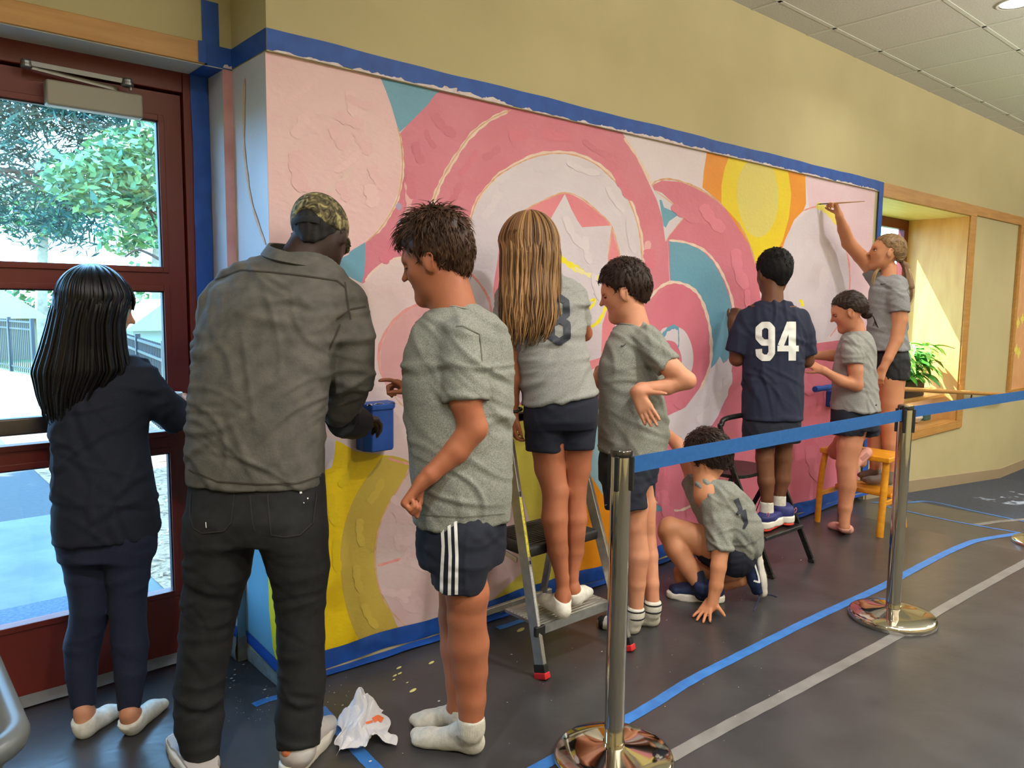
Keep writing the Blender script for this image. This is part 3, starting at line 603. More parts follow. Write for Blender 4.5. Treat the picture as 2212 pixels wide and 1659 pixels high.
for i in range(60): drip(rs.uniform(1080,1700),rs.uniform(1200,1640),rs.uniform(.0006,.0018))
o=md.build('paint_drips',mat('drip_white',(226,224,210),rough=.5)); tag(o,'scattered white paint specks on the dark floor paper','paint drips',kind='stuff')
md=MB()
for p,r in [((862,1443),.006),((864,1455),.005),((853,1460),.005),((851,1469),.0035),((892,1492),.008),((932,1432),.007),((775,1500),.005),((1125,1361),.012),((880,1475),.003)]: drip(*p,r,2.4,.3)
o=md.build('paint_drips',mat('drip_yellow',(214,206,130),rough=.4)); tag(o,'pale yellow paint splashes on the floor below the khaki arc','paint drips',kind='stuff')
# ---------------------------------------------------------------- door
tr=box('trim_1',-2.6,-.104,.286,.3,2.302,2.378,M_wood,bevel=.003); tag(tr,kind='structure')
tag(box('trim_2',XL,-.038,.295,.455,2.2985,2.3018,M_white),kind='structure')
DY=.452
door=empty('door_1',(-.64,DY,0)); tag(door,kind='structure')
fr=MB(); fr.box(-.135,-.038,DY-.008,.60,0,2.302); fr.box(-1.24,-.135,DY-.008,.60,2.225,2.302); fr.box(-1.24,-1.16,DY-.008,.60,0,2.302); fr.box(-.160,-.130,DY+.049,.595,.0,2.24); fr.box(-1.2,-.13,DY+.049,.595,2.20,2.24); fr.box(-1.2,-.13,DY+.02,.595,-.01,.03); fr.build('door_frame',M_red,door,bevel=.004)
mb=MB(); Z=[.03,.298,.853,.94,1.479,1.571,2.110,2.215]
x0,x1,g0,g1=-1.155,-.142,-1.02,-.226
Y0,Y1=DY+.004,DY+.048
mb.box(x0,g0,Y0,Y1,.03,2.215); mb.box(g1,x1,Y0,Y1,.03,2.215)
for a,b in ((.03,.298),(.853,.94),(1.479,1.571),(2.110,2.215)): mb.box(g0,g1,Y0,Y1,a,b)
mb.build('door_leaf',M_red,door)
bd=MB()
for a,b in ((.298,.853),(.94,1.479),(1.571,2.110)):
    bd.box(g0-.02,g0,Y0-.007,Y0+.001,a-.02,b+.02); bd.box(g1,g1+.022,Y0-.007,Y0+.001,a-.022,b+.022); bd.box(g0,g1,Y0-.007,Y0+.001,a-.022,a); bd.box(g0,g1,Y0-.007,Y0+.001,b,b+.022)
bd.build('glazing_bead',M_red,door,bevel=.002)
gk=MB()
for a,b in ((.298,.853),(.94,1.479),(1.571,2.110)):
    gk.box(g1-.005,g1,Y0+.002,Y0+.02,a,b); gk.box(g0,g1,Y0+.002,Y0+.02,b-.005,b)
gk.build('glass_seal',M_blk,door)
for a,b in ((.298,.853),(.94,1.479),(1.571,2.110)): box('pane',g0,g1,Y0+.022,Y0+.026,a,b,M_glass,door)
pb=MB(); pb.box(x0+.03,-.33,DY-.075,DY-.035,.985,1.045); pb.box(x0+.03,x0+.1,DY-.035,DY+.004,.985,1.045); pb.box(-.40,-.33,DY-.035,DY+.004,.985,1.045); pb.build('push_bar',mat('push_bar_metal',(96,88,84),rough=.3,metal=.7),door,bevel=.008)
cl=MB(); cl.box(-.595,-.290,DY-.055,DY-.001,2.098,2.182); clo=cl.build('door_closer_box',M_grey,door,bevel=.008)
arm=MB(); arm.obox((-.64,DY-.05,2.222),(-.335,DY-.075,2.212),.016,.006,UP); arm.obox((-.64,DY-.045,2.212),(-.37,DY-.03,2.192),.014,.005,UP)
for c,rr in (((-.345,DY-.07,2.196),.021),((-.648,DY-.045,2.205),.018)): arm.lathe(c,[(.001,0),(rr*.8,0),(rr,.004),(rr,.012),(rr*.9,.014),(rr*.9,.022),(rr*.7,.028),(.001,.03)],20)
arm.lathe((-.335,DY-.07,2.185),[(.006,0),(.006,.012)],10)
arm.build('door_closer_arm',M_steel,door,smooth=False)
# ---------------------------------------------------------------- window bay on the right
win=empty('window_1',(5.7,0,.4)); tag(win,kind='structure')
f=MB(); f.box(4.80,6.74,-.016,.0,2.276,2.376); f.box(6.60,6.74,-.016,.0,.33,2.276); f.box(4.80,6.60,-.016,.0,.33,.405); f.build('window_trim',M_wood,win,bevel=.003)
f=MB(); f.box(6.59,6.60,0,.56,.4,2.28); f.build('window_reveal',mat('reveal_maple',(226,168,92),(214,152,78),rough=.5,scale=5,stretch=(5,3,.6)),win)
f=MB(); f.box(4.8,4.81,0,.56,.4,2.28); f.build('window_reveal',_mc['reveal_maple'],win)
f=MB(); f.box(4.81,6.59,0,.56,2.27,2.28); f.build('window_head',mat('head_maple',(230,190,130),(220,176,112),rough=.5,scale=5,stretch=(.6,5,5)),win)
box('window_sill',4.81,6.59,0,.56,.40,.41,M_wood,win)
f=MB(); f.box(4.81,6.59,.52,.58,2.18,2.27); f.box(6.50,6.59,.52,.58,.41,2.18); f.box(4.81,4.9,.52,.58,.41,2.18); f.box(4.9,6.5,.52,.58,.41,.48); f.build('window_frame',M_red,win,bevel=.004)
box('pane',4.9,6.5,.545,.551,.48,2.18,M_glass,win)
tb=tag(box('trim_3',6.74,XR-4,-.016,0,2.29,2.376,M_wood,bevel=.003),kind='structure')
# display case at the far right edge
dc=empty('display_board',(9,-.01,1.3),'wood framed display board at the right edge of the picture','board')
f=MB(); f.box(7.95,8.02,-.03,0,.60,2.29); f.box(7.95,10.,-.03,0,.53,.60); f.build('frame',M_wood,dc,bevel=.003)
box('panel',8.02,10.,-.012,0,.60,2.29,mat('tan_board',(214,160,110),(206,150,100),rough=.8,scale=9),dc)
for cx,cz in ((8.13,1.02),(8.22,.98),(8.12,1.3),(8.25,1.34)): MB().add([(cx+.05*math.cos(t)*(1+.25*math.cos(4*t)),-.014,cz+.05*math.sin(t)*(1+.25*math.cos(4*t))) for t in [2*math.pi*i/24 for i in range(24)]],[tuple(range(24))]).build('yellow_cutout',mat('cutout',(226,208,96),rough=.7),dc)
# handrail: taped blue where it crosses the mural, wood beyond
def rail(y): return None
hz=lambda x: .885+fz(x)
hr=empty('handrail',(6,-.07,.7),'round wooden handrail running across the window bay and down the ramp','handrail')
pts=[(x,-.075,hz(x)) for x in (4.32,4.6,5.07,6,7,7.7)]+[(7.78,-.07,hz(7.78)-.005),(7.8,-.03,hz(7.8)-.01),(7.8,0,hz(7.8)-.01)]
MB().tube(pts,.019,14).build('rail',M_wood,hr,smooth=True)
for x in (5.0,6.75,7.6):
    b=MB(); b.tube([(x,-.075,hz(x)-.02),(x,-.07,hz(x)-.06),(x,-.03,hz(x)-.085),(x,0,hz(x)-.085)],.007,8); b.lathe((x,-.006,hz(x)-.09),[(.02,0),(.02,.02)],12); b.build('bracket',M_blk,hr,smooth=True)
ht=empty('taped_handrail_end',(4.0,-.07,.8),'end of the handrail wrapped in blue tape with taped bracket below','handrail')
mb=MB(); wv=[(3.80+.05*i,-.075+.001*math.sin(i*2),.888) for i in range(11)]; mb.tube(wv,[.02+.002*math.sin(i*2.3) for i in range(11)],14); mb.build('rail_wrap',M_tape,ht,smooth=True)
mb=MB(); mb.box(4.10,4.22,-.05,0,.735,.855); mb.build('bracket_wrap',M_tape,ht,bevel=.012); MB().tube([(4.16,-.075,.885),(4.16,-.045,.83)],.018,10).build('bracket_arm_wrap',M_tape,ht,smooth=True)
# taped wall box
tb=empty('taped_wall_box',(.41,-.05,.86),'six sided wall box wrapped in blue tape beside the crouched colours of the yellow field'.replace('crouched colours of the ',''),'wall box')
b=MB(); prof=[(.335,-.0),(.335,-.055),(.358,-.088),(.45,-.088),(.475,-.055),(.475,0)]
V=[(x,y,z) for z in (.868,1.046) for x,y in prof]; b.add(V,[(i,(i+1)%6,6+(i+1)%6,6+i) for i in range(6)]+[(5,4,3,2,1,0),(6,7,8,9,10,11)]); b.build('tape_wrap',M_tape,tb,bevel=.006)
b=MB(); prof2=[(.330,-.0),(.330,-.058),(.356,-.094),(.452,-.094),(.481,-.058),(.481,0)]
V=[(x,y,z) for z in (1.03,1.056) for x,y in prof2]; b.add(V,[(i,(i+1)%6,6+(i+1)%6,6+i) for i in range(6)]+[(5,4,3,2,1,0),(6,7,8,9,10,11)]); b.build('tape_rim',M_tape,tb,bevel=.005)
dabs('white_paint_smears',(.34,-.092,1.055),(.47,-.092,1.055),14,.04,.006,6,parent=tb,up=1)
# ---------------------------------------------------------------- plants in the bay
M_pot=mat('planter_black',(30,32,34),rough=.4); 
lm=[mat('leaf_%d'%i,c,c2,rough=.35,scale=25) for i,(c,c2) in enumerate([((70,150,50),(110,185,70)),((50,128,44),(84,160,60)),((120,190,70),(150,210,90))])]
def leafmesh(k):
    r=random.Random(k); L=1.; V=[];F=[]; n=6
    for i in range(n+1):
        t=i/n; w=.22*math.sin(math.pi*min(1,t*.93+.05))**.8*(1-.25*t); z=-.55*t*t*(.6+.5*(k%3)/2)
        V+=[(t*L,-w,z+.05*w),(t*L,0,z-.04),(t*L,w,z+.05*w)]
    for i in range(n): F+=[(i*3,(i+1)*3,(i+1)*3+1,i*3+1),(i*3+1,(i+1)*3+1,(i+1)*3+2,i*3+2)]
    me=bpy.data.meshes.new('leaf'); me.from_pydata(V,[],F); me.shade_smooth(); me.materials.append(lm[k%3]); return me
LM=[leafmesh(k) for k in range(6)]
def plant(x,y,z,label,n,R,H,seed):
    r=random.Random(seed); root=empty('potted_plant',(x,y,z),label,'plant','leafy plants in the window bay'); 
    MB().box(x-.2,x+.2,y-.09,y+.09,z,z+.15).build('planter',M_pot,root,bevel=.01)
    st=MB()
    for i in range(n):
        a=r.uniform(0,6.28); h=r.uniform(.15,1)*H; rr=R*math.sqrt(r.random())*(.5+.5*h/H); bx,by=r.uniform(-.16,.16),r.uniform(-.07,.07)
        tip=A(bx+rr*math.cos(a)*1.2,by+rr*math.sin(a)*.75,.13+h); s_=r.uniform(.10,.19)
        o=bpy.data.objects.new('leaf',LM[r.randrange(6)]); COL.objects.link(o); o.parent=root; o.location=Vector(tip); o.scale=(s_,s_,s_); o.rotation_euler=(r.uniform(-.3,.3),r.uniform(-.5,.4),a+r.uniform(-.6,.6))
        st.tube([A(x+bx*.6,y+by*.6,z+.12),A(x+bx,y+by,z+.12+h*.55),A(x,y,z)+tip],.0028,5)
    st.build('stems',lm[0],root)
shelf=box('plant_shelf',4.82,6.58,.1,.50,.62,.645,M_wood); tag(shelf,'wooden shelf across the window bay under the leafy plants','shelf')
plant(5.38,.25,.645,'leafy green plant in a black planter beside the girl in black shorts',180,.25,.36,1)
plant(6.07,.25,.645,'leafy green plant in a black planter at the right side of the window bay',190,.26,.36,2)
t=empty('stone_bowl',(6.1,.25,.41),'white rounded bowl on the sill beneath the plant shelf','bowl'); MB().lathe((6.1,.22,.41),[(.03,0),(.09,.01),(.12,.05),(.11,.10),(.09,.115),(.08,.10),(.095,.05),(.04,.02)],24).build('bowl_body',mat('bowl_white',(214,206,196),rough=.4),t,smooth=True)
t=empty('teal_pot',(6.38,.2,.41),'dark teal square pot on the sill right of the white bowl','pot'); MB().box(6.30,6.44,.15,.29,.41,.51).build('pot_body',mat('pot_teal',(56,92,88),rough=.5),t,bevel=.01)
# ---------------------------------------------------------------- outside
M_conc=mat('concrete',(92,98,102),(70,78,84),rough=.9,scale=3,bump=.002,bscale=60); M_asph=mat('asphalt',(54,58,62),(44,50,54),rough=.95,scale=30)
M_mulch=mat('mulch',(110,84,62),(150,126,100),rough=1,scale=40,bump=.02,bscale=30)
GZ=-.06
def ground(nm,m,x0,x1,y0,y1,lab,z=GZ): return tag(box(nm,x0,x1,y0,y1,z-.3,z,m),kind='structure')
ground('ground',mat('grass',(60,92,44),(84,104,58),rough=1,scale=6),-30,40,.63,60,'')
ground('path',M_conc,-3.2,.02,.63,3.4,'',GZ+.008); ground('path',M_asph,-6,.12,3.4,7.5,'',GZ+.008); ground('path',mat('pale_paving',(150,148,142),rough=.9),-8,8,7.5,13,'',GZ+.008)
ground('planting_bed',M_mulch,.02,5.5,.63,7.5,'',GZ+.012)
mb=MB(); r=random.Random(3)
for i in range(3800):
    x,y=r.uniform(.05,2.8),r.uniform(.7,6.5); a=r.uniform(0,3.14); L,w=r.uniform(.01,.035),r.uniform(.004,.009); z=GZ+.014+r.uniform(0,.012)
    c,s_=math.cos(a),math.sin(a); mb.add([(x+c*L-s_*w,y+s_*L+c*w,z+r.uniform(0,.006)),(x-c*L-s_*w,y-s_*L+c*w,z),(x-c*L+s_*w,y-s_*L-c*w,z),(x+c*L+s_*w,y+s_*L-c*w,z+.004)],[(0,1,2,3)],r.random())
o=mb.build('wood_chips',mat('chips',(84,58,40),(170,146,118),rough=1,attr='rnd'),attr=True); tag(o,'loose wood chips covering the bed outside the door','mulch',kind='stuff')
dm=box('door_mat',-1.35,-.30,.95,1.62,GZ+.008,GZ+.024,mat('mat_blue',(48,60,84),(70,84,108),rough=1,scale=60,bump=.004,bscale=120),bevel=.004); tag(dm,'dark blue speckled door mat on the concrete outside the red door','mat')
M_fence=mat('fence_black',(20,23,28),rough=.4); M_fl=mat('fence_pale',(40,46,54),rough=.4)
def fence(a,b,h,lab,sp,npost,m,group=None,gate=False,z=GZ):
    a=A(*a,z);b=A(*b,z); L=np.linalg.norm(b-a); root=empty('metal_fence',a,lab,'fence'); d=(b-a)/L
    for zz in (.12,h-.16,h-.02): 
        MB().obox(a+UP*zz,b+UP*zz,.03,.03,UP).build('rail',m,root)
    n=int(L/sp); first=None
    for i in range(n+1):
        p=a+d*i*L/n
        if first is None: first=MB().obox(p+UP*.03,p+UP*(h+.02),.016,.016,d).build('picket',m,root)
        else:
            o=first.copy(); COL.objects.link(o); o.parent=root; o.location=first.location+Vector(d*i*L/n)
    for i in range(npost+1):
        p=a+d*i*L/npost; MB().obox(p,p+UP*(h+.06),.06,.06,d).build('post',m,root)
    return root
g=lambda px,py: onZ(px,py,GZ)[:2]
fence(g(-60,785),g(75,812),1.05,'black metal picket fence outside the left side of the door glass',.11,3,M_fl)
fence(g(262,860),g(362,945),1.0,'pale metal picket fence just outside the door behind the girl',.11,2,M_fl)
fence(g(-40,733),g(420,745),1.2,'tall dark metal fence at the back of the playground',.25,8,M_fence)
# play house with pitched roof, wooden shelter
def phouse(px,py,D,w,h,lab,c,cr):
    p=P(px,py,D); z0=GZ; x,y=p[0],p[1]; r=empty('play_house',(x,y,z0),lab,'playhouse')
    MB().box(x-w/2,x+w/2,y-w/2,y+w/2,z0,z0+h).build('walls',mat('ph_'+lab[:5],c,rough=.8),r)
    e=w*.68; V=[(x-e,y-e,z0+h-.05),(x+e,y-e,z0+h-.05),(x+e,y+e,z0+h-.05),(x-e,y+e,z0+h-.05),(x,y-e,z0+h+w*.45),(x,y+e,z0+h+w*.45)]
    MB().add(V,[(0,1,4),(2,3,5),(0,4,5,3),(1,2,5,4),(0,3,2,1)]).build('roof',mat('phr_'+lab[:5],cr,rough=.8),r)
phouse(338,700,13,1.0,1.05,'small play house with a grey green roof beyond the fence',(120,140,130),(130,150,132))
phouse(-10,690,19,1.5,1.05,'wooden play shelter with a pitched roof at far left outside',(120,104,80),(150,132,100))
# trees
def foliage(nm,lab,cloud,n,size,m,seed,droop=0,branches=(),trunk=None,mt=None):
    r=np.random.RandomState(seed); mb=MB(); C=[]
    base=A(*cloud[0][0]); root=empty(nm,(trunk[0][0],trunk[0][1],GZ) if trunk else (base[0],base[1],GZ),lab,'tree')
    w=np.array([c[1][0]*c[1][1]*c[1][2] for c in cloud]); w=w/w.sum(); ch=r.choice(len(cloud),n,p=w)
    V=np.zeros((n*4,3)); a=np.zeros(n*4)
    for i in range(n):
        c,rad=cloud[ch[i]][:2]; q=r.randn(3); q/=np.linalg.norm(q); q*=r.rand()**.4; p=A(*c)+q*A(*rad)
        d=r.randn(3); d[2]=d[2]*.5-droop; d/=np.linalg.norm(d); s_=np.cross(d,r.randn(3)); s_/=np.linalg.norm(s_); L=size[0]*(.6+.8*r.rand()); ww=size[1]*(.6+.8*r.rand())
        V[i*4:i*4+4]=[p-d*L*.5,p+s_*ww*.5,p+d*L*.5,p-s_*ww*.5]; a[i*4:i*4+4]=r.rand()
    o=mesh('leaves',V,np.arange(n*4).reshape(n,4),m,root,attr=a); o['kind']='stuff'
    mb=MB()
    for b in branches: mb.tube(spline(b[0],5),list(np.linspace(b[1],b[2],(len(b[0])-1)*5+1)),7)
    if trunk: mb.tube(spline([t_[:3] for t_ in trunk],4),list(np.interp(np.linspace(0,1,(len(trunk)-1)*4+1),np.linspace(0,1,len(trunk)),[t_[3] for t_ in trunk])),12)
    if branches or trunk: mb.build('trunk_and_branches',mt or mat('bark',(92,74,58),(70,56,46),rough=.95,scale=12,bump=.02,bscale=15),root,smooth=True)
    return root
LF1=mat('conifer_leaf',(12,46,40),(40,86,70),rough=.7,attr='rnd'); LF2=mat('broad_leaf',(40,92,70),(120,164,100),rough=.5,attr='rnd')
def PP(px,py,D): return P(px,py,D)
cl1=[(PP(px,py,D),(rx,ry,rz)) for px,py,D,rx,ry,rz in [(40,200,9,.9,.9,.45),(150,230,9,.9,.8,.5),(250,240,9.5,.8,.8,.45),(20,300,8.5,.5,.5,.5),(330,250,9,.5,.6,.35),(140,420,9,.5,.5,.55),(180,470,9,.45,.5,.45),(20,440,10,.5,.5,.35),(230,360,9.5,.6,.6,.5),(120,120,9,1.6,1,.6),(-100,300,9,.8,.8,1.2),(100,500,10,.5,.5,.25)]]
foliage('conifer_tree','dark green conifer boughs filling the top of the door glass',cl1,15000,(.17,.024),LF1,1,droop=.5,branches=[([PP(-80,355,8.6),PP(0,366,8.6),PP(60,372,8.6),PP(125,368,8.6)],.035,.02),([PP(0,372,8.6),PP(50,390,8.6),PP(100,410,8.6)],.015,.008),([PP(30,310,8.6),PP(80,370,8.6),PP(120,395,8.6)],.008,.005)],trunk=[(-1.2,9.5,GZ,.28),(-1.15,9.4,3,.22),(-1.1,9.4,6,.15)])
cl2=[(PP(px,py,D),(rx,ry,rz)) for px,py,D,rx,ry,rz in [(230,400,6.6,.45,.4,.28),(290,350,6.6,.35,.4,.3),(330,300,6.6,.25,.4,.22),(160,380,6.8,.3,.35,.22),(300,450,7,.3,.35,.25),(250,330,7,.3,.35,.2),(330,500,7.5,.3,.3,.2),(270,520,7.5,.3,.3,.15)]]
foliage('broadleaf_shrub','bright green broad leaved tree just outside the upper door glass',cl2,2800,(.10,.045),LF2,2,droop=.2,branches=[([PP(345,560,7),PP(300,540,7),PP(270,555,7)],.015,.008),([PP(345,470,7),PP(300,430,7),PP(260,400,7)],.014,.006),([PP(350,520,7),PP(330,470,7),PP(290,400,7)],.02,.008)],trunk=[(2.6,4.9,GZ,.07),(2.4,4.8,1.5,.05),(2.1,4.8,2.6,.03)])
for i,(px,D,h,lab) in enumerate([(85,24,5,'pale tree trunk standing behind the back playground fence'),(330,26,5,'slim tree behind the play house')]):
    p=P(px,660,D); foliage('background_tree',lab,[((p[0],p[1],4.2),(1.6,1.2,1.0)),((p[0]+.8,p[1],4.6),(1.2,1.2,.8))],1600,(.3,.16),LF2,20+i,trunk=[(p[0],p[1],GZ,.2),(p[0]+.1,p[1],2,.16),(p[0]+.3,p[1],4.2,.1)],mt=mat('pale_bark',(150,132,110),(120,104,88),rough=.95,scale=5))
hd=[((x,34+random.uniform(-2,2),random.uniform(.6,2.0)),(3,1.5,1.6)) for x in range(-8,26,3)]
foliage('distant_hedge','distant light green bushes beyond the playground',hd,7000,(.35,.2),mat('hedge_leaf',(56,92,52),(120,150,92),rough=.8,attr='rnd'),30)
# trees outside the frame to the left that throw dappled shade on the path
foliage('shade_tree','tall tree outside the view that shades the path by the door',[((-4.4,6.2,6.6),(3.2,2.4,1.7)),((-2.6,5.0,5.6),(1.7,1.6,1.0)),((-3.6,3.8,6.2),(2.6,1.6,1.0))],6500,(.42,.26),LF2,40,trunk=[(-4.6,6.4,GZ,.25),(-4.5,6.3,3.5,.2),(-4.4,6.2,6.5,.12)])
# ================================================================ people
M_eye=mat('eye_white',(235,232,228),rough=.2); M_iris=mat('iris',(60,38,24),rough=.15); M_lash=mat('lash',(24,16,12),rough=.8)
def skin(nm,c,c2): return mat('skin_'+nm,c,c2,rough=.52,scale=7,bump=.00035,bscale=260,sub=.06,spec=.35)
SK_t=skin('tan',(180,112,80),(164,98,68)); SK_f=skin('fair',(214,152,120),(200,136,104)); SK_b=skin('brown',(116,74,50),(102,62,42)); SK_d=skin('dark',(62,42,34),(52,34,28)); SK_m=skin('medium',(204,142,108),(190,126,94)); SK_g=skin('olive',(206,144,106),(192,128,92))
def cloth(nm,c,c2,scale=260,bump=.0006,bs=320,**k): return mat('cloth_'+nm,c,c2,rough=.85,scale=scale,bump=bump,bscale=bs,**k)
C_heather=cloth('heather_grey',(124,124,120),(160,160,156),scale=330); C_heather2=cloth('heather_green_grey',(106,108,100),(152,153,144),scale=300); C_grey=cloth('smooth_grey',(124,124,126),(140,140,142),scale=120)
C_navy=cloth('navy',(22,28,52),(28,36,62)); C_navyd=cloth('dark_navy',(16,20,36),(22,28,46)); C_denim=cloth('grey_denim',(80,77,72),(100,96,88),scale=22,bump=.0012,bs=160)
C_black=cloth('black_denim',(20,20,21),(30,30,31),scale=30); C_blk=cloth('black',(24,25,28),(32,33,36)); C_white=cloth('white_sock',(226,222,210),(206,202,190),scale=60,bump=.0008,bs=200)
C_sockg=cloth('grey_sock',(120,112,108),(134,126,120)); C_sockp=cloth('pink_sock',(224,164,150),(212,150,138)); C_pale=mat('rubber_white',(228,222,210),rough=.5); C_num=mat('print_white',(226,226,222),rough=.6); C_numd=mat('print_dark',(34,38,52),rough=.6)
def hairm(nm,c,c2,rough=.5): return mat('hair_'+nm,c,c2,rough=rough,attr='rnd',spec=.3)
H_black=hairm('black',(10,9,10),(30,26,26),.36); H_brown=hairm('brown',(48,30,20),(98,66,44)); H_long=hairm('long_brown',(70,46,26),(176,132,84)); H_dark=hairm('dark_brown',(32,22,18),(70,48,38)); H_blond=hairm('dark_blond',(104,78,52),(196,160,116)); H_jet=hairm('jet',(9,9,10),(26,24,25),.7); H_short=hairm('cropped',(28,24,24),(70,66,64),.8)
CUR={}
class Fig:
    def __init__(s,label,px,py,D,yaw=0,z=0.):
        s.D=D; q=onZ(px,py,z); s.root=empty('person',q,label,'person'); s.b={}
        a=math.radians(yaw); s.U=HR*math.cos(a)+HF*math.sin(a); s.V=-HR*math.sin(a)+HF*math.cos(a)
    def p(s,px,py,dz=0.):
        D=s.D+dz
        if px>640: D=min(D,-CAM[1]/ray(px,py)[1]-.135)
        return P(px,py,D)
    def m(s,w,dz=0.): return w*(s.D+dz)/FPX
    def blob(s,n,res=.007):
        if n not in s.b:
            s.b[n]=Blob(res)
            if n=='body': CUR['b']=s.b[n]
        return s.b[n]
    def limb(s,n,pts,k=.02,res=.007,**kw):
        s.blob(n,res).chain([s.p(*q[:3]) for q in pts],[s.m(q[3],q[2]) for q in pts],k,**kw)
    def torso(s,n,rows,k=.03,p=2.3,hem=(0,0),res=.007,ratio=None,op='u',yoff=0.):
        R=[]
        for r in rows:
            y,xl,xr,dz,dep=r; c=s.p((xl+xr)/2,y,dz); R.append((c,s.m((xr-xl)/2,dz),dep))
        s.blob(n,res).loft(R,s.U,s.V,k,p,hem=hem)
    def done(s,n,name,m,label=None,fold=None,dampf=None,parent=None,attr=None,noise=None):
        V,Q=s.b[n].mesh()
        if fold: V=folds(V,vnorm(V,Q),*fold,damp=dampf)
        if noise is not None: V=V+vnorm(V,Q)*noise(V)[:,None]
        at=np.random.rand(len(V)) if attr else None
        if attr=='soft': at=.25+.25*np.sin(V[:,2]*60+V[:,0]*90)
        o=mesh(name,V,Q,m,parent or s.root,smooth=True,attr=at)
        if label: o['label']=label
        s.last=(o,V,Q); return o
def bvh(V,Q): return BVHTree.FromPolygons(V.tolist(),Q.tolist())
def decal(fig,VQ,strokes,m,name,off=.0022,parent=None,label=None,n=4):
    """print laid on the cloth: ribbons (pixel path, pixel width) dropped on the surface"""
    T=bvh(*VQ); mb=MB()
    for path,w in strokes:
        p=[]; path=np.array(path,float)
        for i in range(len(path)-1):
            k=max(2,int(np.linalg.norm(path[i+1]-path[i])/2.5)); p+=[path[i]+(path[i+1]-path[i])*j/k for j in range(k)]
        p.append(path[-1]); p=np.array(p); N=len(p); V=[]; ok=[]
        W_=w if hasattr(w,'__len__') else (w,w)
        for i in range(N):
            d=p[min(i+1,N-1)]-p[max(i-1,0)]; d=d/(np.linalg.norm(d)+1e-9); q=A(-d[1],d[0]); ww=W_[0]+(W_[1]-W_[0])*i/(N-1)
            for j in range(n+1):
                a=p[i]+q*ww*(j/n-.5); r=nrm(ray(*a)); h=T.ray_cast(Vector(CAM),Vector(r),9)
                if h[0] is None: V.append(P(a[0],a[1],fig.D)); ok.append(False)
                else: 
                    nn=A(*h[1]); nn=nn if nn.dot(r)<0 else -nn
                    V.append(A(*h[0])+nn*off*.6-r*off); ok.append(True)
        F=[f for i in range(N-1) for j in range(n) for f in [(i*(n+1)+j,i*(n+1)+j+1,(i+1)*(n+1)+j+1,(i+1)*(n+1)+j)] if all(ok[x] for x in f)]
        if F:
            pts=V; F2=[f for f in F if max(np.linalg.norm(pts[f[0]]-pts[f[2]]),np.linalg.norm(pts[f[1]]-pts[f[3]]))<.05]
            mb.add(V,F2)
    if not mb.F: return
    used=sorted({i for f in mb.F for i in f}); mp={u:i for i,u in enumerate(used)}
    V=[mb.V[u] for u in used]; F=[tuple(mp[i] for i in f) for f in mb.F]
    o=mesh(name,V,F,m,parent or fig.root,smooth=True)
    if label: o['label']=label
    return o
def outward(frame): pass
# ---- hand: palm + five jointed fingers
def hand(B,wrist,knuck,n,L,curl=(.3,.35,.4,.45),side=1,thumb=.6,tn=.25,spread=.0,tcurl=.3,k=.004,wr=None):
    w=np.asarray(wrist,float); d=nrm(np.asarray(knuck,float)-w); n=nrm(n); n=nrm(n-d*n.dot(d)); s_=np.cross(d,n)*side
    W_=.40*L; pl=.50*L
    for o_ in (-.72,-.25,.25,.72):
        kx=w+d*pl*(1-.06*abs(o_))+s_*o_*W_/2; B.rc(w+s_*o_*.11*L,kx,.085*L,.066*L,k=.014)
    ln=[.34,.42,.46,.40]; 
    for i,o_ in enumerate((.72,.25,-.25,-.72)):
        l=ln[::-1][i]*L if False else (.40,.46,.42,.33)[i]*L; c=curl[i]; kx=w+d*pl*(1-.06*abs(o_))+s_*o_*W_/2
        dd=nrm(d+s_*spread*o_); nn=n; p=kx; r=.052*L
        for j,f in enumerate((.46,.30,.24)):
            a=c*(1,1.15,.8)[j]; d2=dd*math.cos(a)+nn*math.sin(a); nn=nn*math.cos(a)-dd*math.sin(a); dd=d2; q=p+dd*l*f; B.rc(p,q,r,r*.92,k=k); p=q; r*=.92
    t0=w+s_*.13*L+d*.10*L; td=nrm(d*.75+s_*thumb+n*tn); t1=t0+td*.26*L; B.rc(t0,t1,.085*L,.062*L,k=.012)
    td=nrm(td*math.cos(tcurl)+nrm(d*.8-s_*.5+n*.3)*math.sin(tcurl)); t2=t1+td*.17*L; B.rc(t1,t2,.06*L,.052*L,k=k); td=nrm(td*math.cos(tcurl)+nrm(d*.5-s_*.6+n*.5)*math.sin(tcurl)); B.rc(t2,t2+td*.13*L,.052*L,.044*L,k=k)
# ---- foot
def foot(B,heel,toe,ank,w=.033,n=UP,grow=0.,k=.02,ra=None):
    if B is CUR.get('b'): heel=heel+(toe-heel)*.02+n*.002; toe=toe-(toe-heel)*.03; w=w-.005
    heel=np.asarray(heel,float); toe=np.asarray(toe,float); n=nrm(n); d=toe-heel; L=np.linalg.norm(d); d=d/L; s_=np.cross(d,n)
    g=grow
    hc=heel+d*w*.85+n*(w*.88); bc=heel+d*L*.70+n*(w*.72); tc=heel+d*(L-w*.66)+n*(w*.56)
    B.rc(hc,bc,w*.88+g,w*.72+g,k); B.rc(bc+s_*w*.25,tc+s_*w*.45,w*.70+g,w*.56+g,k); B.rc(bc-s_*w*.28,tc-s_*w*.38-d*.014,w*.68+g,w*.52+g,k)
    if ank is not None:
        a=np.asarray(ank,float); r=ra or w*.95; B.rc(a,hc+d*w*.3,r,w*.85+g,k); B.rc(a-n*w*.3,heel+d*L*.52+n*w*.85,w*.85+g,w*.66+g,k+.01)
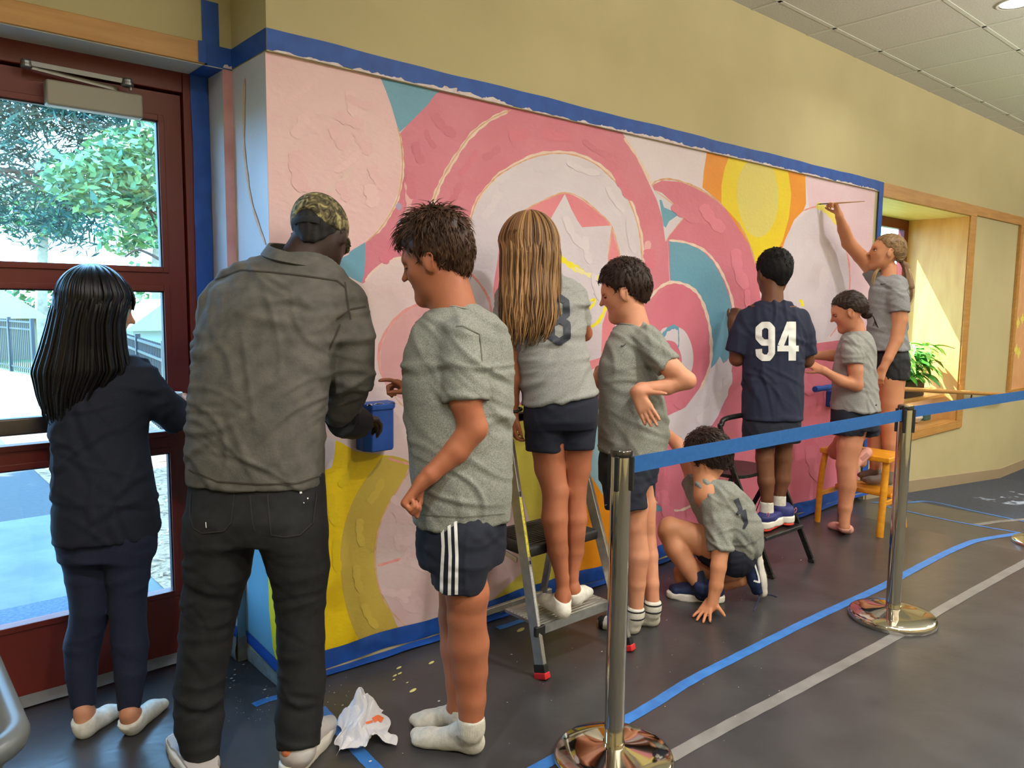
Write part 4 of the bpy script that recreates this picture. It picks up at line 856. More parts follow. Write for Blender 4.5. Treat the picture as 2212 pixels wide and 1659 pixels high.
def shoe(f,nm,heel,toe,ank,mu,ms,w=.043,n=UP,sole=.032,mid=None,res=.006,high=.02,lab=None,wave=None):
    heel=np.asarray(heel,float); toe=np.asarray(toe,float); n=nrm(n); d=toe-heel; L=np.linalg.norm(d); d/=L; n=nrm(n-d*n.dot(d))
    B=Blob(res); B.slab(heel+d*w*.9,heel+d*L*.68,w*.9,w*1.0,n,0,sole,.004); B.slab(heel+d*L*.6,toe-d*w*.9,w*1.02,w*.86,n,0,sole*.9,.01); B.el(heel+d*L*.5+n*sole*.5,(.001,.001,.001))
    f.b['sole']=B; f.done('sole','sole',ms)
    B=Blob(res); B2=heel+n*sole*.45; foot(B,B2+d*.006,toe+n*sole*.35-d*.008,ank,w*.93,n,ra=w*.92)
    if ank is not None: B.cut(np.asarray(ank)+n*high,n)
    f.b['up']=B; o=f.done('up','shoe',mu,lab,fold=(.0012,3,30)); 
    return o
def lace(f,pts,r=.0022,m=None,nm='lace'): return MB().tube(spline(pts,6),r,6).build(nm,m,f.root,smooth=True)
# ---- head
def frame(fwd,up):
    f=nrm(fwd); u=nrm(np.asarray(up,float)-f*np.dot(up,f)); r=np.cross(f,u); return np.array([r,f,u])   # rows: right, forward, up
def head(B,c,H,M,ears=(1,1),wide=1.,nose=1.):
    g=lambda x,y,z: np.asarray(c)+(M[0]*x+M[1]*y+M[2]*z)*H
    B.el(g(0,-.055,.13),(.315*H*wide,.40*H,.36*H),M,k=.03); B.el(g(0,.10,-.08),(.255*H*wide,.27*H,.37*H),M,k=.04)
    B.rc(g(-.12,.06,-.30),g(-.035,.27,-.42),.11*H,.075*H,.04); B.rc(g(.12,.06,-.30),g(.035,.27,-.42),.11*H,.075*H,.04)
    B.rc(g(-.2,-.02,-.16),g(-.14,.08,-.31),.085*H,.09*H,.04); B.rc(g(.2,-.02,-.16),g(.14,.08,-.31),.085*H,.09*H,.04)
    B.rc(g(-.13,.285,.075),g(.13,.285,.075),.065*H,.065*H,.03)          # brow
    B.rc(g(0,.345,.04),g(0,.345+.105*nose,-.12),.026*H,.038*H,.014)     # nose
    B.rc(g(-.045,.35,-.14),g(.045,.35,-.14),.028*H,.028*H,.015)
    B.rc(g(-.06,.305,-.235),g(.06,.305,-.235),.035*H,.035*H,.012); B.rc(g(-.05,.30,-.285),g(.05,.30,-.285),.034*H,.034*H,.010)
    B.rc(g(-.17,.22,-.10),g(-.13,.24,-.14),.075*H,.07*H,.03); B.rc(g(.17,.22,-.10),g(.13,.24,-.14),.075*H,.07*H,.03)   # cheeks
    for sx in (-1,1): B.el(g(sx*.16,.338,.0),(.085*H,.050*H,.042*H),M,k=.012,op='s')
    for sx,e in ((-1,ears[0]),(1,ears[1])):
        if e:
            Me=np.array([nrm(M[0]*sx*.9-M[1]*.45),nrm(M[1]*.9+M[0]*sx*.45),M[2]])
            B.el(g(sx*.335*wide,-.035,-.04),(.030*H,.088*H,.135*H),Me,k=.006); B.el(g(sx*.345*wide,-.012,-.02),(.022*H,.042*H,.06*H),Me,k=.004,op='x' if False else 'u') if False else None
            B.rc(g(sx*.375*wide,-.08,.06),g(sx*.352*wide,.01,.075),.016*H,.012*H,.004); B.rc(g(sx*.378*wide,-.10,.03),g(sx*.352*wide,-.06,-.125),.016*H,.018*H,.004); B.rc(g(sx*.315*wide,.02,-.05),g(sx*.31*wide,.03,-.08),.018*H,.014*H,.004)
    return g
def face(f,c,H,M,lipm,browm,eyes=(1,1),closed=False,parent=None,lid=None):
    g=lambda x,y,z: np.asarray(c)+(M[0]*x+M[1]*y+M[2]*z)*H
    for sx,e in ((-1,eyes[0]),(1,eyes[1])):
        if not e: continue
        B=Blob(.0022); B.el(g(sx*.138,.300,.0),(.058*H,.040*H,.034*H),M); f.b['eye']=B; ey=f.done('eye','eye',M_eye)
        if not closed:
            B=Blob(.0015); B.el(g(sx*.142,.328,-.002),(.030*H,.016*H,.026*H),M); f.b['iris']=B; f.done('iris','iris',M_iris,parent=ey)
        B=Blob(.0022); B.el(g(sx*.138,.300,.003),(.063*H,.044*H,.038*H),M); B.cut(g(0,.3,-.016 if closed else .012),-M[2]); f.b['lid']=B; f.done('lid','eyelid',lid)
        z=-.014 if closed else .014
        MB().tube(spline([g(sx*.080,.325,z-.006),g(sx*.115,.345,z),g(sx*.160,.340,z),g(sx*.196,.303,z-.006)],5),.0020,6).build('eyelash',M_lash,f.root,smooth=True)
        MB().tube(spline([g(sx*.05,.366,.085),g(sx*.10,.370,.105),g(sx*.15,.350,.105),g(sx*.205,.298,.08)],5),[.002]+[.0034]*14+[.0015],6,flat=.6).build('eyebrow',browm,f.root,smooth=True)
    B=Blob(.002); B.rc(g(-.07,.343,-.243),g(.07,.343,-.243),.014*H,.012*H,.004); B.rc(g(-.055,.336,-.275),g(.055,.336,-.275),.016*H,.016*H,.003); f.b['lip']=B; f.done('lip','lips',lipm)
LIP=mat('lips',(196,112,104),rough=.4); LIPD=mat('lips_dark',(90,54,50),rough=.4)
# ---- short hair: cap following a hairline plus tufts
def shorthair(f,c,H,M,m,seed,thick=.045,line=None,tuft=(700,.022,.0022),lift=.4,top=.02,wide=1.,flow=(0,-.3,-1),name='hair',sp=0.):
    g=lambda x,y,z: np.asarray(c)+(M[0]*x+M[1]*y+M[2]*z)*H
    c_=np.asarray(c); line=line or [(-.5,-.27),(-.30,-.27),(-.14,-.10),(-.05,.06),(.04,.09),(.10,.02),(.15,.13),(.24,.22),(.36,.27),(.5,.3)]
    B=Blob(.0055); B.el(g(0,-.055,.13+top),(.315*H*wide+thick*H,.40*H+thick*H,.36*H+thick*H+top*H),M); B.rc(g(0,-.30,.0),g(0,-.27,-.26),.17*H,.115*H,.04)
    ly=np.array([a for a,_ in line]); lz=np.array([b for _,b in line])
    def fn(X,Y,Z):
        x,y,z=[((X-c_[0])*M[i][0]+(Y-c_[1])*M[i][1]+(Z-c_[2])*M[i][2])/H for i in range(3)]
        return (z-np.interp(y,ly,lz))*H*.8
    B.p.append((None,None,lambda X,Y,Z: fn(X,Y,Z),.006,'s'))
    V,Q=B.mesh(); N=vnorm(V,Q); r=np.random.RandomState(seed)
    loc=(V-c_)@np.array(M).T/H
    V=V+N*(.0022*np.sin(loc[:,0]*46+loc[:,2]*9+2*np.sin(loc[:,1]*14))*np.cos(loc[:,1]*31+seed))[:,None]
    fl=nrm(M[0]*flow[0]+M[1]*flow[1]+M[2]*flow[2]); mb=MB(); sel=r.choice(len(V),tuft[0])
    T=[];Fq=[];at=[]
    for i in sel:
        n=N[i]; z=loc[i,2]; base=V[i]-n*.003; fw=M[1]*(.9 if loc[i,1]>.05 and z>.25 else 0)
        d=fl+fw+M[0]*(.8*loc[i,0])+r.randn(3)*.25; d=d-n*d.dot(n); d=nrm(d); up=lift*(1 if z>.25 else .35)
        L=tuft[1]*(.5+r.rand())*(1+sp*(z>.33)); mid=base+d*L*.5+n*(L*up*.6+.002); tip=base+d*L+n*L*up*(.9 if sp else .45); s_=np.cross(d,n); w=tuft[2]*(.7+.6*r.rand())
        k=len(T); T+=[base+s_*w,base-s_*w,base+n*w,mid+s_*w*.9,mid-s_*w*.9,mid+n*w,tip]; at+=[r.rand()]*7
        Fq+=[(k,k+1,k+4,k+3),(k+1,k+2,k+5,k+4),(k+2,k,k+3,k+5),(k+3,k+4,k+6),(k+4,k+5,k+6),(k+5,k+3,k+6)]
    nv=len(V); allV=np.vstack([V,np.array(T)]); F=[tuple(q) for q in Q.tolist()]+[tuple(i+nv for i in q) for q in Fq]
    a=np.concatenate([np.full(nv,.22)+.2*np.sin(loc[:,0]*60+loc[:,1]*20)*.5,at]); return mesh(name,allV,F,m,f.root,smooth=True,attr=np.clip(a,0,1))
def locks(f,paths,m,name='hair',w=.006,seed=0,flat=.45,tip=.25,parent=None,base=None):
    """strands: list of 3d polylines"""
    r=random.Random(seed); mb=MB()
    for p in paths:
        n=len(p); ww=w*r.uniform(.6,1.3); rs=[ww*(.6+.4*min(1,i/3))*(1 if i<n*.6 else 1-(1-tip)*((i-n*.6)/(n*.4))) for i in range(n)]
        mb.tube(p,rs,5,True,flat,a=r.random())
    if base is not None:
        V,Q=base; mb.add([tuple(v) for v in V],[tuple(q) for q in Q.tolist()],.15)
    return mb.build(name,m,parent or f.root,smooth=True,attr=True)
def collar(f,pts,r,m,parent=None): return MB().tube(list(spline(pts,6,True))+[pts[0]],r,8,flat=.6).build('collar',m,parent or f.root,smooth=True)
def ringpts(f,c,a,b,U,V,tilt=0,tv=0,n=14): return [np.asarray(c)+U*a*math.cos(t)+V*b*math.sin(t)+UP*(tilt*math.cos(t)+tv*math.sin(t)) for t in [2*math.pi*i/n for i in range(n)]]

# ================================================================ 1  girl at the door
f=Fig('person with long straight black hair and navy clothes facing the glass door',235,1585,2.60,yaw=20)
hc=f.p(214,670,.02); H=.245; M=frame(HF*.62+HR*.78-UP*.12,UP)
B=f.blob('body',.006); head(B,hc,H,M)
f.limb('body',[(205,750,.02,26),(205,830,.03,28)],res=.006)
f.torso('body',[(800,150,290,.02,.06),(1100,150,310,.02,.07)],res=.006)
f.limb('body',[(315,850,.06,20),(395,905,.16,18),(425,880,.26,13)],res=.006)
f.limb('body',[(215, 1095, 0.0, 40), (195, 1165, 0.0, 34), (196, 1320, 0, 26), (180, 1500, 0, 19)],k=.03,res=.005); f.limb('body',[(250, 1095, 0.0, 40), (272, 1165, 0.0, 34), (276, 1320, 0, 24), (280, 1500, 0, 18)],k=.03,res=.005)
f.limb('body',[(180,1500,0,20),(180,1545,-.02,17)],res=.006); f.limb('body',[(280,1500,0,19),(279,1550,-.02,16)],res=.006)
hand(B,P(425,880,2.86),P(400,862,2.9),-HR,.15,(.7,.7,.7,.7),side=-1)
hl,tl=onZ(168,1602,0),onZ(262,1536,0); h2,t2=onZ(275,1594,0),onZ(352,1524,0)
foot(B,hl,tl,P(180,1535,2.56),.030); foot(B,h2,t2,P(279,1540,2.56),.030)
f.done('body','body',SK_f)
for h_,t_,a_ in ((hl,tl,P(180,1548,2.56)),(h2,t2,P(279,1550,2.56))):
    B=Blob(.006); foot(B,h_,t_,a_,.0325,ra=.034,grow=.0015); B.cut(h_+UP*.060+nrm(t_-h_)*.03,nrm(UP-nrm(t_-h_)*.30)); f.b['s']=B; f.done('s','sock',C_white)
f.limb('leg',[(190,1165,.0,58),(193,1250,0,46),(196,1320,0,39),(177,1400,.0,36),(176,1460,-.01,30),(181,1525,-.02,25)],res=.007,capb=.004)
f.limb('leg',[(275,1165,.0,55),(277,1250,0,42),(276,1320,0,36),(281,1400,0,37),(282,1460,-.01,31),(279,1530,-.02,23)],k=.01,res=.007,capb=.004)
f.torso('leg',[(1120,135,327,0,.105),(1200,140,326,0,.10)],k=.03)
f.done('leg','leggings',C_navy,fold=(.0022,4,34,((.1,1.),(.2,1.3))))
f.torso('shirt',[(768,190,290,.04,.05),(790,160,330,.04,.075),(830,135,332,.03,.10),(880,122,318,.02,.11),(950,120,310,.01,.105),(1050,125,325,.0,.115),(1110,126,336,0,.12),(1160,127,337,0,.12)],res=.007,hem=(.02,0))
f.limb('shirt',[(308,828,.04,36),(345,868,.08,36),(392,908,.15,38)],k=.03,capb=.0)
f.done('shirt','shirt',C_navyd,fold=(.006,11,13))
# hair envelope
rows=[(628,203,70,.11),(660,197,72,.112),(700,188,72,.11),(750,183,80,.10),(800,180,92,.10),(850,165,70,.09),(900,158,50,.075),(925,155,32,.055)]
B=f.blob('hb',.008); B.el(f.p(200,655,.0),(.105,.115,.108),M); B.loft([(f.p(x,y,-.02),f.m(w)*.86,d*.8) for y,x,w,d in rows],f.U,f.V,k=.03)
B.p.append((None,None,lambda X,Y,Z: -(np.maximum(.0,0)+((X-hc[0])*M[1][0]+(Y-hc[1])*M[1][1]-.065)*0+np.maximum(-((X-hc[0])*M[1][0]+(Y-hc[1])*M[1][1]+(Z-hc[2])*M[1][2])+.075,(Z-hc[2])-.055)),.004,'x'))
B.p.pop()
base=B.mesh(); paths=[]; r=random.Random(1)
apex=f.p(200,592,.0)
def hairfall(f,apex,rows,n,U,V,seed,phi=(math.pi*.98,math.pi*2.02),jit=.004,wav=0,cut=None,nn=22,lens=(.75,1.),part=0,dome=None):
    r=random.Random(seed); ys=[q[0] for q in rows]; out=[]
    for i in range(n):
        ph=phi[0]+(phi[1]-phi[0])*(i+r.random())/n; e=r.uniform(*lens); p=[apex+U*part*r.uniform(-1,1)+V*r.uniform(-.02,.02)]; jx,jy=r.uniform(-1,1),r.uniform(-1,1); dep=r.uniform(.88,1.04); kk=r.uniform(0,6); 
        for j in range(nn):
            t=j/(nn-1)*e; y=ys[0]+(ys[-1]-ys[0])*t; x=np.interp(y,ys,[q[1] for q in rows]); w=f.m(np.interp(y,ys,[q[2] for q in rows])); d=np.interp(y,ys,[q[3] for q in rows]); dz=np.interp(y,ys,[q[4] if len(q)>4 else -.02 for q in rows])
            c=f.p(x,y,dz); a=ph+jx*.10*t; sw=wav*math.sin(t*16+kk)*t
            p.append(c+U*(w*dep*math.cos(a)+sw)+V*(d*dep*math.sin(a)+sw*.5)+A(jx,jy,0)*jit*t)
        C_,(ru,rv,rz)=dome; q=r.uniform(.98,1.06); pre=[C_+(U*ru*math.sin(th)*math.cos(ph)+V*rv*math.sin(th)*math.sin(ph)+UP*rz*math.cos(th))*q for th in np.linspace(r.uniform(.02,.25),1.45,7)]
        rest=[v for v in p[1:] if v[2]<C_[2]-.025]
        out.append(spline(pre+rest,2))
    return out
paths=hairfall(f,apex,rows,230,f.U,f.V,1,phi=(math.pi*.85,math.pi*2.0),jit=.006,part=.03,lens=(.7,1.0),dome=(f.p(203,652,-.0),(.112,.126,.120)))
# bangs over the forehead
g=lambda x,y,z: hc+(M[0]*x+M[1]*y+M[2]*z)*H
for i in range(40):
    x=-.26+.52*i/39+r.uniform(-.01,.01); paths.append(spline([g(x*.25,.05,.53),g(x*.7,.28,.42),g(x*1.05,.40-.35*x*x,.22),g(x*1.1,.41-.5*x*x,.06+r.uniform(-.02,.02))],4))
for i in range(10):
    x0=f.p(120,780+i*4,-.02); paths.append(spline([x0+f.U*.02,f.p(100,800+i*5,-.02),f.p(84+i,815+i*9,-.02),f.p(90+i*3,850+i*8,-.02)],4))
locks(f,paths,H_black,w=.0075,seed=3,base=base)
cup=empty('paper_cup',P(371,872,2.80),'small white paper cup held out beside the black haired girl','cup'); c0=P(371,872,2.80); MB().lathe(c0,[(.026,-.03),(.036,.035),(.039,.038),(.037,.041),(.033,.034),(.024,-.026)],24).build('cup_body',mat('cup_white',(210,214,218),rough=.5),cup,smooth=True)
# ================================================================ 2  man in cap
f=Fig('person in grey button shirt, black jeans and camouflage cap bending toward the mural',540,1640,2.42,yaw=-4)
hc=f.p(692,512,.17); H=.245; M=frame(HF*.92+HR*.22-UP*.42,UP*.9+HF*.3)
B=f.blob('body',.006); g=head(B,hc,H,M,wide=1.02)
f.limb('body',[(665,540,.14,44),(628,592,.09,44)],k=.03,res=.006)
f.torso('body',[(640,480,740,.06,.09),(1000,440,680,0,.1)],res=.006)
f.limb('body',[(760,700,.05,28),(770,820,.10,26),(735,895,.30,22),(745,900,.34,20)],res=.006)
hand(B,P(760,905,2.76),P(785,905,2.80),UP*-1,.19,(.6,.6,.7,.7))
f.done('body','body',SK_d)
f.torso('jeans',[(1015,412,700,0,.115),(1060,408,704,0,.125),(1110,404,706,-.01,.13),(1160,402,707,0,.125)],k=.04,res=.008)
f.limb('jeans',[(478,1150,-.02,76),(470,1230,-.01,68),(455,1300,0,60),(442,1400,0,54),(430,1490,0,51),(430,1570,-.01,50),(437,1640,-.03,36)],k=.03,capb=.01)
f.limb('jeans',[(631,1150,-.02,76),(647,1230,-.01,64),(648,1300,0,53),(650,1380,0,50),(653,1470,0,50),(645,1550,-.01,49),(645,1608,-.03,46)],k=.012,capb=.01)
f.done('jeans','jeans',C_black,fold=(.007,5,18,((.1,1.),(.25,1.2),(-.2,.9))),dampf=lambda V: np.clip((1.05-V[:,2])*1.1,.2,1)); J=f.last
decal(f,J[1:],[([(412,1068),(410,1110),(418,1140),(436,1152)],2.5),([(436,1152),(484,1147),(500,1128),(507,1062)],2.5),([(578,1068),(586,1155),(612,1160)],2.5),([(612,1160),(648,1155),(676,1128),(684,1066)],2.5),([(540,1070),(546,1130),(552,1148)],2.5)],mat('denim_seam',(46,44,42),rough=.9),'pocket_stitching')
decal(f,J[1:],[([(643,1050),(662,1046)],3),([(648,1055),(650,1066)],5),([(445,1128),(446,1140)],2),([(664,1075),(665,1078)],3),([(655,1085),(657,1087)],2)],C_num,'paint_marks')
f.torso('shirt',[(546,590,690,.10,.06),(562,530,725,.09,.085),(590,478,752,.08,.105),(630,447,768,.06,.12),(680,436,760,.04,.13),(740,425,738,.03,.135),(820,413,712,.01,.135),(900,406,702,0,.135),(980,403,700,0,.135),(1045,406,700,0,.13)],k=.03,hem=(-.01,-.05),p=2.4)
f.limb('shirt',[(748,655,.05,46),(764,730,.05,46),(762,815,.09,46),(735,880,.18,42),(752,915,.26,40)],k=.03,capb=.0)
f.limb('shirt',[(470,660,.06,36),(450,760,.12,36),(455,860,.20,34)],k=.03)
f.done('shirt','shirt',C_denim,fold=(.0065,21,15,((.15,1.),(-.2,1.2),(1.,.5)))); S=f.last
decal(f,S[1:],[([(464,604),(520,583),(590,588),(660,596),(728,606),(745,620)],3),([(745,610),(752,660),(757,690)],3.5),([(728,690),(757,668),(790,662)],3.5),([(408,1015),(470,1040),(560,1046),(640,1044),(694,1028)],3),([(712,755),(735,700)],3)],mat('shirt_seam',(62,56,50),rough=.9),'seams')
# collar
cc=f.p(645,548,.09); B=Blob(.006); 
cc=f.p(644,562,.085); n=28; V=[]
for i in range(n):
    t=2*math.pi*i/n; d=f.U*math.cos(t); e=f.V*math.sin(t); tl=-.022*math.cos(t)+.012*math.sin(t)
    for r1,r2,zz in ((.088,.078,.030),(.094,.084,.033),(.118,.106,.000),(.112,.100,-.004)): V.append(cc+d*r1+e*r2+UP*(zz+tl))
mesh('collar',V,[(i*4+j,i*4+(j+1)%4,((i+1)%n)*4+(j+1)%4,((i+1)%n)*4+j) for i in range(n) for j in range(4)],C_denim,f.root,smooth=True)
# turned cuff
c1,c2_=f.p(737,905,.16),f.p(776,914,.30); B=Blob(.006); B.rc(c1,c2_,.060,.056,capb=0,capa=0); f.b['cuff']=B; f.done('cuff','cuff',C_blk,fold=(.004,2,30))
g=lambda x,y,z: hc+(M[0]*x+M[1]*y+M[2]*z)*H
shorthair(f,hc,H,M,H_short,2,thick=.012,top=0,tuft=(500,.006,.0012),name='hair')
# cap
M2=frame(M[1]*.93-M[2]*.12,M[2]); CAMO=bpy.data.materials.new('camouflage'); CAMO.use_nodes=True
t=CAMO.node_tree; N_=t.nodes; L_=t.links; n1=N_.new('ShaderNodeTexNoise'); n1.inputs['Scale'].default_value=30; n1.inputs['Detail'].default_value=5; n1.inputs['Distortion'].default_value=2.2; tc=N_.new('ShaderNodeTexCoord'); L_.new(tc.outputs['Object'],n1.inputs['Vector'])
r_=N_.new('ShaderNodeValToRGB'); e=r_.color_ramp.elements; e[0].position=.36; e[0].color=lin((48,44,30))+(1,); e[1].position=.66; e[1].color=lin((176,164,112))+(1,)
x=e.new(.46); x.color=lin((84,76,52))+(1,); x=e.new(.55); x.color=lin((118,106,74))+(1,); L_.new(n1.outputs['Fac'],r_.inputs[0]); L_.new(r_.outputs[0],N_['Principled BSDF'].inputs['Base Color']); N_['Principled BSDF'].inputs['Roughness'].default_value=.9
B=Blob(.005); B.el(g(0,-.05,.17),(.375*H,.475*H,.40*H),M2)
pz=g(0,0,.02); B.cut(pz,-(M[2]*1.0-M[1]*.06)); c_=hc
hole=g(0,-.50,-.02)
def fn(X,Y,Z):
    return -(np.sqrt((X-hole[0])**2+(Y-hole[1])**2+(Z-hole[2])**2)-.20*H) if False else None
B.p.append((None,None,lambda X,Y,Z:(np.sqrt((X-hole[0])**2+(Y-hole[1])**2+(Z-hole[2])**2)-.235*H),.003,'s2'))
B.p[-1]=(None,None,(lambda X,Y,Z: -(np.sqrt((X-hole[0])**2+(Y-hole[1])**2+(Z-hole[2])**2)-.175*H)),.003,'s')
B.p[-1]=(None,None,(lambda X,Y,Z: (np.sqrt((X-hole[0])**2+(Y-hole[1])**2+(Z-hole[2])**2)-.175*H)),.003,'s')
f.b['cap']=B; cap=f.done('cap','cap',CAMO,'camouflage baseball cap')
B=Blob(.004); B.el(g(0,-.05,.575),(.022*H*1.6,.022*H*1.6,.02*H),M); f.b['x']=B; f.done('x','cap_button',CAMO,parent=cap)
MB().tube(spline([g(-.20,-.43,-.01),g(-.12,-.475,-.005),g(0,-.50,.0),g(.12,-.475,-.005),g(.20,-.43,-.01)],5),.012,8,flat=.25,fn=M[2]).build('strap',C_blk,cap,smooth=True)
B=Blob(.005); B.slab(g(-.06,.36,.10),g(-.05,.44,.08),.22*H,.18*H,M[2]*.95+M[1]*.3,0,.007,.003); B.slab(g(.06,.36,.10),g(.05,.44,.08),.22*H,.18*H,M[2]*.95+M[1]*.3,0,.007,.003); f.b['x']=B; f.done('x','brim',CAMO,parent=cap)
gl=MB(); gl.tube([g(.335,-.04,.0),g(.335,.15,.01),g(.30,.33,.01)],.003,6); gl.tube([g(-.335,-.04,.0),g(-.335,.15,.01),g(-.30,.33,.01)],.003,6); gl.build('glasses',M_blk,f.root,smooth=True)
B=Blob(.005); B.rc(g(-.2,.12,-.34),g(.0,.33,-.42),.07*H,.07*H); B.rc(g(.2,.12,-.34),g(.0,.33,-.42),.07*H,.07*H); f.b['x']=B; f.done('x','beard',H_short,attr='soft')
lh,lt=onZ(455,1705,0),onZ(378,1600,0); rh,rt=onZ(618,1682,0),onZ(712,1570,0)
SHM=mat('sneaker_pale',(206,204,204),(190,178,172),rough=.5,scale=14); 
shoe(f,'l',lh,lt,P(440,1648,2.38),SHM,C_pale,w=.048,sole=.035,lab='off white sneaker'); shoe(f,'r',rh,rt,P(648,1618,2.38),SHM,C_pale,w=.048,sole=.035,lab='off white sneaker with orange lining')
B=Blob(.004); foot(B,rh+UP*.05,rh+.55*(rt-rh)+UP*.065,None,.03); f.b['x']=B; f.done('x','orange_lining',mat('orange_lining',(226,130,86),rough=.7))
# ================================================================ 3  boy in profile, front
f=Fig('person with short brown hair, grey shirt and three-striped navy shorts in the foreground',985,1600,2.47,yaw=-62)
def boyhead(f,px,py,dz,H,fw,up,sk,hm,seed,eyes=(1,1),closed=True,blob='body',**kw):
    hc=f.p(px,py,dz); M=frame(fw,up); B=f.blob(blob,.005); g=head(B,hc,H,M,nose=kw.pop('nose',1.)); f.h=(hc,H,M,g); return hc,M,g
hc,M,g=boyhead(f,940,562,.0,.262,-HR*.93+HF*.22-UP*.26,UP-HR*.2,SK_t,H_brown,1)
f.limb('body',[(968,610,.0,44),(985,690,.0,52)],k=.03,res=.005)
f.torso('body',[(690,940,1040,0,.08),(1000,930,1070,0,.1),(1150,930,1060,0,.09)],res=.005)
f.limb('body',[(1005,780,-.14,36),(1005,865,-.15,34),(1022,925,-.14,31),(985,975,-.15,27),(930,1025,-.17,19),(912,1042,-.17,17)],k=.015,res=.005)
f.limb('body',[(960,780,.10,30),(940,870,.14,26),(905,858,.15,17),(896,851,.15,13)],k=.015,res=.005)
B=f.b['body']; hand(B,f.p(912,1040,-.17),f.p(888,1072,-.175),A(0,0,0)+HR*.75-UP*.55-HF*.2,.168,(1.25,1.3,1.35,1.35),side=-1,thumb=.15,tn=.5,tcurl=.6)
hand(B,f.p(898,851,.15),f.p(868,834,.14),-UP*.9-HR*.3-HF*.35,.155,(.25,1.0,1.15,1.2),side=1,thumb=.2,tn=.55,tcurl=.1)
f.limb('body',[(992, 1140, -0.03, 40), (1010, 1285, -0.06, 45)],k=.03,res=.005); f.limb('body',[(985, 1140, 0.08, 36), (990, 1275, 0.14, 40)],k=.03,res=.005)
f.limb('body',[(1010,1280,-.06,46),(1008,1330,-.05,41),(1012,1390,-.03,44),(1015,1450,-.02,38),(1018,1510,-.02,31),(1018,1555,-.02,27)],k=.015,res=.005)
f.limb('body',[(990,1270,.14,42),(985,1330,.15,37),(990,1400,.15,38),(992,1480,.15,28),(990,1530,.15,23)],k=.01,res=.005)
h1,t1=onZ(1046,1628,0),onZ(880,1603,0); h2,t2=onZ(1010,1562,0),onZ(882,1572,0)
foot(B,h1,t1,f.p(1018,1560,-.01),.036); foot(B,h2,t2,f.p(992,1530,.15),.033)
f.done('body','body',SK_t)
face(f,hc,.262,M,LIP,H_brown,eyes=(1,0),closed=True,lid=SK_t)
shorthair(f,hc,.262,M,H_brown,5,thick=.065,top=.05,tuft=(1500,.026,.0022),lift=.45,sp=.5,flow=(0,.15,-1))
for h_,t_,a_,w_ in ((h1,t1,f.p(1018,1558,-.02),.039),(h2,t2,f.p(992,1530,.15),.035)):
    B=Blob(.005); foot(B,h_,t_,a_+UP*.0,w_,ra=.037 if w_>.036 else .033); B.rc(a_-UP*.03,a_+UP*.012,.043,.040 if w_>.036 else .035,.01,capb=0); f.b['s']=B; f.done('s','sock',C_white,fold=(.001,3,40))
V_=f.last
mb=MB(); a_=f.p(1018,1558,-.02)
for i in range(36):
    t=2*math.pi*i/36; o_=HR*math.cos(t)+HF*math.sin(t); mb.tube([a_-UP*.028+o_*.0435,a_+UP*.010+o_*.0415],.0016,5)
mb.build('sock_ribbing',C_white,f.root,smooth=True)['kind']='stuff'
f.torso('shorts',[(1085,918,1078,0,.13),(1130,920,1074,0,.145),(1180,924,1070,0,.15),(1215,928,1066,0,.14)],k=.03,res=.006)
f.limb('shorts',[(1000,1160,-.06,66),(996,1220,-.07,60),(992,1275,-.07,55)],k=.03,capb=.0,res=.006); f.limb('shorts',[(990,1160,.13,60),(985,1262,.14,54)],k=.02,capb=.0,res=.006)
f.done('shorts','shorts',C_navyd,fold=(.003,9,16)); S=f.last
decal(f,S[1:],[([(955,1124),(958,1180),(955,1240),(954,1284)],7),([(970,1125),(973,1200),(971,1285)],7),([(984,1126),(987,1200),(986,1284)],7)],C_num,'white_stripe',off=.003)
f.torso('shirt',[(655,948,1028,0,.06),(672,935,1050,0,.10),(700,922,1068,0,.15),(750,912,1074,0,.18),(820,902,1080,0,.185),(900,898,1086,0,.175),(980,896,1094,0,.165),(1060,902,1094,0,.16),(1124,910,1084,0,.155)],k=.03,res=.006,hem=(.0,.0))
f.limb('shirt',[(995,725,-.12,42),(1003,790,-.13,50),(1006,868,-.14,52)],k=.025,capb=.0,res=.006)
f.limb('shirt',[(965,735,.13,42),(945,820,.16,44)],k=.025,capb=.0,res=.006)
f.done('shirt','shirt',C_heather2,fold=(.0065,31,14,((.5,1.),(1.,.3),(.2,1.)))); S=f.last
decal(f,S[1:],[([(955,872),(1010,870),(1056,864)],2.2),([(910,1112),(1000,1117),(1090,1110)],2),([(985,705),(1000,704),(1036,722),(1042,780)],2)],mat('shirt_hem_seam',(104,104,94),rough=.9),'seams',off=.002)
collar(f,ringpts(f,f.p(990,668,0),.066,.070,f.V,-f.U,-.012,0),.0085,C_heather2)
# ================================================================ 4  girl on aluminium ladder
f=Fig('person with very long light brown hair and number 8 shirt standing on the aluminium ladder',1205,1400,3.10,yaw=5)
hc=f.p(1143,545,.06); H=.25; M=frame(HF*.9+HR*.25-UP*.35,UP+HF*.3)
B=f.blob('body',.006); head(B,hc,H,M)
f.limb('body',[(1145,590,.04,22),(1150,660,.02,26)],res=.006); f.torso('body',[(660,1100,1230,.02,.07),(900,1140,1280,0,.09)],res=.006)
f.limb('body',[(1100,690,.0,19),(1103,760,-.03,20),(1108,820,-.02,18),(1108,868,.0,12.5),(1109,892,.0,11)],res=.006)
f.limb('body',[(1250,680,.08,20),(1262,720,.22,17),(1235,640,.36,13)],res=.006)
hand(B,f.p(1109,893,0),f.p(1108,918,0),HF*.3+HR*.8,.15,(.5,.55,.6,.7),side=1,thumb=.3)
hand(B,f.p(1235,640,.36),f.p(1225,610,.42),HF,.15,(.5,.8,.9,.9))
f.limb('body',[(1200, 890, 0, 30), (1184, 965, -0.01, 35)],k=.03,res=.005); f.limb('body',[(1235, 890, 0.02, 30), (1248, 965, 0.03, 33)],k=.03,res=.005)
